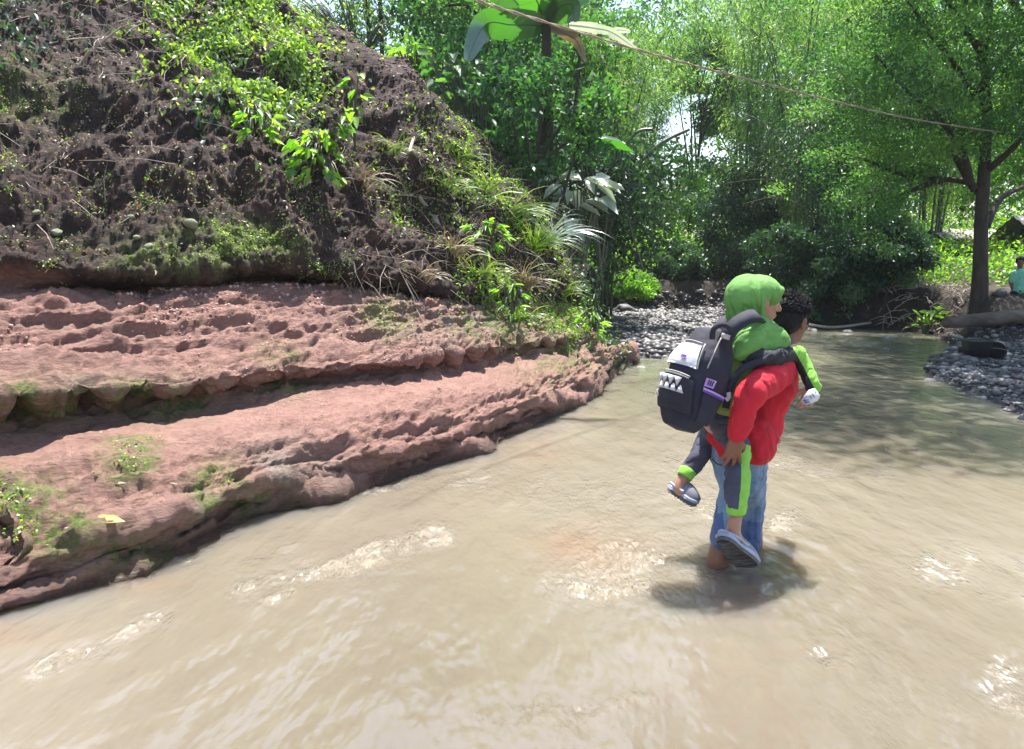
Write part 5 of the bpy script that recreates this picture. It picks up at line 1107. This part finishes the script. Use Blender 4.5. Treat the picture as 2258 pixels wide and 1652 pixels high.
# trousers: dark navy with a lime panel and lime cuffs
def leg(pts, rad, seed, panel):
    b = Blob(); b.limb(pts, rad, None, 1, 4); P_ = np.array([tuple(p) for p in pts])
    def mi(C):
        if not panel: return np.full(len(C), -1.)
        a, e = P_[-3], P_[-1]; d = (e - a) / np.linalg.norm(e - a); w = C - a; t = w @ d; rad_ = w - t[:, None] * d; return np.minimum(np.minimum(rad_[:, 0] + .002, .02 - rad_[:, 1]), t + .01)
    return b.fuse('trouser_leg', M['trouser_cloth'], kid, .005, 3, folds(.006, 20, (1, 0, .2), seed), sfn=mi)
ctR = at(1624, 1112, 3.30); ctL = at(1518, 1037, 3.66)
leg([cp0 + Vector((0, -.05, 0)), at(1608, 955, 3.50), ckR, at(1625, 1062, 3.33), ctR], [.070, .064, .056, .054, .046], 3, True)
leg([cp0 + Vector((0, .08, 0)), at(1574, 952, 3.70), ckL, at(1541, 1008, 3.69), ctL], [.070, .062, .056, .050, .040], 4, False)
for c_, d_, r_ in ((ctR, caR - ctR, .043), (ctL, caL - ctL, .040)):
    m = MB(); T4 = Matrix.Translation(c_) @ d_.normalized().to_track_quat('Z', 'Y').to_matrix().to_4x4(); lathe_sq(m, [(.8, -.012), (1.06, .0), (1.0, .02), (.98, .035), (.90, .044), (.8, .04)], r_, r_, 2, 28, T4); m.obj('trouser_cuff', M['lime_cloth'], kid)
# clogs
M['clog'] = simple('clog', (.17, .18, .22), (.10, .105, .135), .55, 12); M['clog_sole'] = simple('clog_sole', (.13, .125, .12), (.045, .042, .04), .8, 26, .006, 90); M['clog_rim'] = simple('clog_rim', (.34, .37, .46), (.22, .24, .31), .5, 20)
def clog(heel, toe, upv, L=None):
    fw = (toe - heel); L = fw.length; fw.normalize(); r = fw.cross(upv).normalized(); u = r.cross(fw); W_ = L * .235
    wf = lambda f: W_ * (.72 + .35 * sst(.25, .75, np.array(f))) * (1 - max(0, abs(f - .5) * 2) ** 5) ** .5 if 0 < f < 1 else .004
    P_ = lambda x, y, z: heel + fw * (x * L) + r * y + u * z
    t = empty('clog', heel, label=None); col.objects.unlink(t) if False else None; t.parent = kid; t.location = heel - kid.location
    for nm, z0, z1, k, mt in (('sole', -.004, .012, 1.0, 'clog_sole'), ('rim', .012, .030, 1.04, 'clog_rim')):
        m = MB(); V = []; n = 30; ring = [(f, 1) for f in np.linspace(0, 1, n)] + [(f, -1) for f in np.linspace(1, 0, n)]
        for z, kk in ((z0, .93 * k), ((z0 + z1) / 2, k), (z1, .95 * k)):
            for f, sg in ring: V.append(tuple(P_(.5 + (f - .5) * kk, sg * wf(float(f)) * kk, z + .012 * max(0, f - .75) * 2)))
        nn_ = len(ring); Fq = [(j * nn_ + i, j * nn_ + (i + 1) % nn_, (j + 1) * nn_ + (i + 1) % nn_, (j + 1) * nn_ + i) for j in range(2) for i in range(nn_)]
        m.add(V, [np.array(Fq)]); 
        for j, rev in ((0, 1), (2, 0)):
            a = [(j * nn_ + i, j * nn_ + i + 1, j * nn_ + nn_ - 2 - i, j * nn_ + nn_ - 1 - i) for i in range(n - 1)]; m.F[4].append(np.array(a))
        o = mesh_np(nm, np.concatenate(m.V) - np.array(heel), [np.concatenate(x) for x in m.F.values()], M[mt], t, True, local=True)
    m = MB(); V = []; nx, na = 16, 20
    for i in range(nx):
        f = .42 + .57 * i / (nx - 1); w = wf(float(min(f, .985))) * .98; h = .050 * math.sin(math.pi * min(1, (1 - f) / .60 + .06) * .5) ** .7 + .012
        for a in np.linspace(0, math.pi, na): V.append(tuple(P_(f, math.cos(a) * w, .026 + math.sin(a) * h)))
    m.add(V, grid_faces(nx, na)); V = np.array(V)
    for k in range(6):
        f = .5 + .07 * k; 
    mesh_np('upper', V - np.array(heel), grid_faces(nx, na), M['clog'], t, True, local=True)
    m = MB()
    for a0 in (-1, 1): pass
    m.tube(catmull([P_(.46, wf(.46), .035), P_(.22, wf(.2) * 1.0, .036), P_(.0, 0, .036), P_(.22, -wf(.2) * 1.0, .036), P_(.46, -wf(.46), .035)], 6), .0075, 6)
    for a0 in (-1, 1): V, F_ = capsule(P_(.46, a0 * wf(.46), .036), .010, P_(.461, a0 * wf(.46) * 1.06, .036), .008); m.add(V, F_)
    mesh_np('strap', np.concatenate(m.V) - np.array(heel), [np.concatenate(x) for x in m.F.values()], M['clog_rim'], t, True, local=True)
    # raised tread bars under the sole
    m = MB()
    for k in range(8):
        f = .12 + .105 * k; m.tube([P_(f, -wf(f) * .8, -.006), P_(f + .03, 0, -.006), P_(f, wf(f) * .8, -.006)], .003, 4)
    mesh_np('tread', np.concatenate(m.V) - np.array(heel), [np.concatenate(x) for x in m.F.values()], M['clog_sole'], t, True, local=True)
clog(at(1588, 1186, 3.235), at(1654, 1256, 3.345), Vector((.45, .72, .50)))
clog(at(1470, 1078, 3.66), at(1534, 1120, 3.585), Vector((.28, .15, .9)))
# --- backpack
M['bag_cloth'] = cloth_mat('bag_cloth', (.024, .023, .042), (.012, .012, .022), 0, 1400); M['bag_white'] = cloth_mat('bag_white', (.62, .62, .66), (.48, .48, .53), 0, 1400); M['bag_trim'] = simple('bag_trim', (.42, .40, .38), (.25, .24, .22), .6, 40)
M['purple'] = simple('purple', (.16, .06, .42), None, .6); M['violet_light'] = simple('violet_light', (.55, .32, .75), None, .6)
bc = at(1536, 838, 3.40); bu = Vector((.42, .18, 1)).normalized(); bn = Vector((-.84, -.52, .20)); bn = (bn - bu * bn.dot(bu)).normalized(); br = bu.cross(bn).normalized()   # up, outward, side (towards picture right)
if br.x < 0: br = -br
bag = empty('backpack', bc - bu * .26, label='big black school backpack with white zigzag teeth panel worn on the child back', cat='backpack')
Hb = .455
def bagdim(v): 
    w = .130 * (1 - max(0, v - .55) ** 1.6 * 1.15) * (1 - max(0, .16 - v) ** 1.5 * 5.5); d = .066 + .060 * math.sin(math.pi * min(1, (1 - v) * 1.15)) ** 1.0 - .03 * max(0, v - .6)
    if v < .14: d *= .62 + .38 * (v / .14) ** .6
    return w, d
def bagp(a, v, off=0.0):
    """a = angle round the bag (0 = outward), v = height"""
    w, d = bagdim(v); e = 2.3; c, s = math.cos(a), math.sin(a); k = (abs(c) ** e + abs(s) ** e) ** (-1 / e); wob_ = 1 + .02 * math.sin(v * 17 + a * 3) + .015 * math.sin(a * 7 + v * 9)
    return bc + bu * ((v - .5) * Hb) + br * (s * k * (w * wob_ + off)) + bn * (c * k * (d * wob_ + off))
m = MB(); V = []; nv, na = 60, 80
for j in range(nv):
    v = j / (nv - 1)
    for i in range(na): V.append(tuple(bagp(2 * math.pi * i / na, v)))
bot = bc - bu * (.5 * Hb + .012) + bn * .0; topc = bc + bu * (.5 * Hb + .025); V.append(tuple(bot)); V.append(tuple(topc)); nn_ = nv * na
fq_ = np.array([(j * na + i, j * na + (i + 1) % na, (j + 1) * na + (i + 1) % na, (j + 1) * na + i) for j in range(nv - 1) for i in range(na)]); ft = np.array([(i, (i + 1) % na, nn_) for i in range(na)] + [((nv - 1) * na + i, (nv - 1) * na + (i + 1) % na, nn_ + 1) for i in range(na)])
V = np.array(V); V = V + .006 * fbm(V * 12, 3, 7)[:, None] * np.array(bn); mesh_np('bag_body', V, [fq_, ft], M['bag_cloth'], bag, True)
def patch(name, a0, a1, v0, v1, off, mat, th=.004, nx=16, ny=14, shape=None, bulge=0.0, parent=None):
    V = []
    for j in range(ny):
        for i in range(nx):
            x, y = i / (nx - 1), j / (ny - 1); X_, Y1 = (shape(x, y) if shape else (x, y)); V.append(tuple(bagp(a0 + (a1 - a0) * X_, v0 + (v1 - v0) * Y1, off + bulge * (math.sin(math.pi * x) * math.sin(math.pi * y)) ** .5 if bulge else off)))
    n0 = len(V); V2 = []
    for j in range(ny):
        for i in range(nx):
            x, y = i / (nx - 1), j / (ny - 1); X_, Y1 = (shape(x, y) if shape else (x, y)); V2.append(tuple(bagp(a0 + (a1 - a0) * X_, v0 + (v1 - v0) * Y1, off - th)))
    f = grid_faces(ny, nx); bd = [j * nx for j in range(ny)] ; ring = [i for i in range(nx)] + [j * nx + nx - 1 for j in range(1, ny)] + [(ny - 1) * nx + i for i in range(nx - 2, -1, -1)] + [j * nx for j in range(ny - 2, 0, -1)]
    sf = np.array([(ring[k], ring[(k + 1) % len(ring)], ring[(k + 1) % len(ring)] + n0, ring[k] + n0) for k in range(len(ring))])
    VV = np.array(V + V2)
    return mesh_np(name, VV if parent is None or parent is bag else VV - np.array(bag.location), [np.concatenate([f, sf])], mat, bag if parent is None else parent, False, local=not (parent is None or parent is bag))
trap = lambda x, y: ((.5 + (x - .5) * (1 - .22 * y)), y)
wp = patch('white_panel', -.80, .62, .56, .80, .012, M['bag_white'], .014, shape=lambda x, y: (.5 + (x - .5) * (1 - .25 * y), y + .0 * x), bulge=.008)
patch('logo_patch', .02, .20, .62, .655, .026, M['purple'], .004, 4, 4, parent=wp)
def zipline(pts, r=.0030, mat='bag_trim'):
    m = MB(); m.tube([bagp(a, v, .016) for a, v in pts], r, 5); return m.obj('zip', M[mat], bag)
zipline([(-.80 + 1.42 * (.5 + (x - .5) * .76), .815 + .006 * math.sin(x * 3.14)) for x in np.linspace(0, 1, 14)] ); zipline([(.66 - .14 * t, .56 + .26 * t) for t in np.linspace(0, 1, 8)]); zipline([(.92, .60 + .34 * t) for t in np.linspace(0, 1, 10)])
# lower pocket with teeth
pkt = patch('lower_pocket', -.95, .80, .13, .46, .010, M['bag_cloth'], .02, 22, 18, shape=lambda x, y: (.5 + (x - .5) * (1 - .10 * y), y), bulge=.016)
tm = MB(); nt_ = 4; a0, a1 = -.62, .42
for k in range(nt_):
    for (va, vb, inv) in ((.435, .350, 0), (.300, .365, 1)):
        o_ = .5 * inv; x0 = a0 + (a1 - a0) * (k + o_) / (nt_ + .25); x1 = a0 + (a1 - a0) * (k + 1 + o_ - .06) / (nt_ + .25); xm = (x0 + x1) / 2; V = []
        for of in (.034, .026):
            for (a, v) in ((x0, va), (x1, va), (xm, vb)): V.append(tuple(bagp(a, v, of)))
        tm.add(V, [np.array([(0, 1, 2), (3, 5, 4)]), np.array([(0, 3, 4, 1), (1, 4, 5, 2), (2, 5, 3, 0)])])
tm.obj('teeth', M['bag_white'], bag, False)
zipline([(a0 + (a1 + .1 - a0) * x, .452 + .012 * math.sin(x * 3.1)) for x in np.linspace(0, 1, 14)], .004); zipline([(a0 + (a1 + .12 - a0) * x, .470 + .012 * math.sin(x * 3.1)) for x in np.linspace(0, 1, 14)], .003)
m = MB(); m.tube(catmull([bagp(-.35, .27, .048), bagp(-.28, .25, .060), bagp(-.22, .215, .058), bagp(-.32, .20, .055), bagp(-.38, .235, .055)], 5), .0022, 5); m.obj('zip_pull', M['bag_trim'], bag)
# side pocket with purple band and white label
patch('side_pocket', 1.05, 2.1, .10, .40, .012, M['bag_cloth'], .014, bulge=.012)
patch('pocket_band', 1.02, 2.0, .405, .425, .018, M['violet_light'], .008, 12, 3); patch('pocket_band', 1.02, 2.0, .385, .40, .020, M['purple'], .008, 12, 3)
lb = patch('label', 1.02, 1.36, .44, .52, .010, M['violet_light'], .006, 6, 5, shape=lambda x, y: (x, y + .10 * x))
for i in range(3): patch('label_mark', 1.10 + .07 * i, 1.13 + .07 * i, .46, .51, .014, M['black_cloth'], .003, 2, 3, parent=lb)
m = MB(); m.tube(catmull([bagp(2.35, .50, .01), bagp(2.4, .46, .02), bagp(2.42, .42, .015)], 5), .012, 8); m.obj('bottle_cap', M['bag_white'], bag)
# straps and grab handle
def strap(pts, w, th, nm='strap', mat='bag_cloth', upv=None):
    pp = catmull(pts, 8); m = MB(); V = []
    for i, p in enumerate(pp):
        t = (pp[min(i + 1, len(pp) - 1)] - pp[max(i - 1, 0)]).normalized(); s_ = t.cross(upv or bn).normalized(); n_ = s_.cross(t)
        for (x, y) in ((-1, -1), (1, -1), (1, 1), (-1, 1)): V.append(tuple(p + s_ * x * w / 2 + n_ * y * th / 2))
    n = len(pp); m.add(V, np.array([(i * 4 + k, i * 4 + (k + 1) % 4, (i + 1) * 4 + (k + 1) % 4, (i + 1) * 4 + k) for i in range(n - 1) for k in range(4)] + [(0, 1, 2, 3), ((n - 1) * 4, (n - 1) * 4 + 3, (n - 1) * 4 + 2, (n - 1) * 4 + 1)])); return m.obj(nm, M[mat], bag, True)
strap([at(1590, 790, 3.36), at(1600, 750, 3.33), at(1618, 720, 3.33), at(1645, 702, 3.35), at(1668, 696, 3.40), at(1680, 706, 3.50)], .062, .016, upv=Vector((-.3, -1, .5)))
strap([at(1575, 735, 3.55), at(1600, 708, 3.62), at(1625, 700, 3.70), at(1645, 705, 3.75)], .05, .016, upv=Vector((-.3, -1, .5)))
strap([at(1570, 748, 3.30), at(1574, 726, 3.29), at(1592, 716, 3.29), at(1608, 722, 3.30), at(1612, 733, 3.31)], .022, .012, 'grab_handle', upv=Vector((0, -1, .3)))
strap([at(1600, 900, 3.36), at(1612, 850, 3.36), at(1640, 812, 3.36), at(1690, 792, 3.36), at(1722, 775, 3.40)], .030, .010, upv=Vector((-.1, -1, .1)))
m = MB(); m.box(at(1600, 742, 3.30), (.036, .012, .022), Matrix.Rotation(.3, 3, 'Y')); m.obj('buckle', M['bag_trim'], bag, False)
# white packet in the hand
M['packet_white'] = simple('packet_white', (.62, .64, .66), (.5, .52, .55), .4, 30, .004, 60)
pkc = at(1787, 876, 3.47); pkt_ = empty('packet', pkc, label='crumpled white packet with blue marks held in the child hand', cat='packet')
m = MB(); out_ = [(1765, 884), (1783, 860), (1797, 856), (1809, 872), (1803, 884), (1776, 895)]; V = [tuple(at(a, b, 3.455 + .004 * (i % 2))) for i, (a, b) in enumerate(out_)] + [tuple(at(a, b, 3.470)) for a, b in out_] + [tuple(pkc + Vector((0, -.030, 0)))]
n = 6; m.add(V, [np.array([(i, (i + 1) % n, 12) for i in range(n)]), np.array([(i, i + n, (i + 1) % n + n, (i + 1) % n) for i in range(n)]), np.array([[6, 7, 8, 9, 10, 11]])]); m.obj('wrapper', M['packet_white'], pkt_, False)
M['blue_ink'] = simple('blue_ink', (.06, .05, .35), None, .5)
for (a, b, c, d) in ((1772, 884, 1783, 880), (1774, 888, 1785, 886)):
    m = MB(); m.tube([at(a, b, 3.444), at((a + c) / 2, (b + d) / 2, 3.438), at(c, d, 3.434)], .0035, 5); m.obj('blue_mark', M['blue_ink'], pkt_)
for (a, b, c, d) in ((1786, 872, 1790, 880), (1791, 868, 1796, 877), (1797, 862, 1799, 868)):
    m = MB(); m.tube([at(a, b, 3.440), at(c, d, 3.440)], .0016, 5); m.obj('dark_mark', M['black_cloth'], pkt_)
# --- child standing far right on the bank
fp = at(2248, 690, 14.5); fp.z = gz(fp.x, fp.y); s_ = 14.5; kid2 = empty('person', fp, label='child in mint green shirt and dark shorts standing at the right edge', cat='person')
def fq2(px, py, dy=0): return at(px, py, 14.5 + dy)
b = Blob(); hd = fq2(2250, 578)
b.limb([fq2(2247, 645), fq2(2247, 620), fq2(2248, 600)], [.09, .085, .05], (1, 0, 0), 1.2); b.limb([fq2(2248, 600), fq2(2250, 585)], [.04, .04]); b.limb([fq2(2234, 603), fq2(2230, 625), fq2(2236, 645)], [.04, .032, .024]); b.limb([fq2(2262, 603), fq2(2267, 625), fq2(2264, 648)], [.04, .032, .024])
for px in (2240, 2256): b.limb([fq2(px, 648), fq2(px - 1, 668), Vector((fq2(px, 690).x, fp.y, fp.z + .04))], [.065, .045, .03]); b.limb([Vector((fq2(px, 690).x, fp.y, fp.z + .03)), Vector((fq2(px, 690).x - .02, fp.y - .11, fp.z + .02))], [.03, .024])
q2, Fm2 = head(b, hd, (-.5, -.8, 0), (0, 0, 1), .85); hand(b, fq2(2236, 645), (0, 0, -1), (.5, 0, 0), (0, -1, 0), .3, .8); hand(b, fq2(2264, 648), (0, 0, -1), (-.5, 0, 0), (0, -1, 0), .3, .8)
b.fuse('body', M['skin_man'], kid2, .008, 2); b = Blob(); b.ell(q2(0, -.02, .045), (.078, .088, .070), Fm2); b.fuse('hair', M['hair'], kid2, .008, 1)
b = Blob(); b.limb([fq2(2247, 640), fq2(2248, 604)], [.115, .10], (1, 0, 0), 1.2); b.limb([fq2(2236, 604), fq2(2231, 618)], [.065, .055]); b.limb([fq2(2260, 604), fq2(2265, 618)], [.065, .055]); b.fuse('shirt', cloth_mat('mint_cloth', (.20, .52, .38), (.15, .42, .30)), kid2, .008, 3, folds(.008, 14, (0, 0, 1), 2))
b = Blob(); b.limb([fq2(2240, 648), fq2(2239, 668)], [.10, .085]); b.limb([fq2(2256, 648), fq2(2257, 668)], [.10, .085]); b.fuse('shorts', M['black_cloth'], kid2, .008, 3)
# ---------------------------------------------------------------- thin haze over the valley
m, n, out = new_mat('haze'); pv = N(n, 'VolumePrincipled'); pv.inputs['Color'].default_value = (.86, .93, 1, 1); pv.inputs['Density'].default_value = .0006; pv.inputs['Anisotropy'].default_value = .3
n.links.new(pv.outputs[0], out.inputs['Volume'])
hz = MB(); hz.box((5, 47.5, 9), (170, 153, 24)); ho = hz.obj('haze', m, None, False); ho['kind'] = 'stuff'
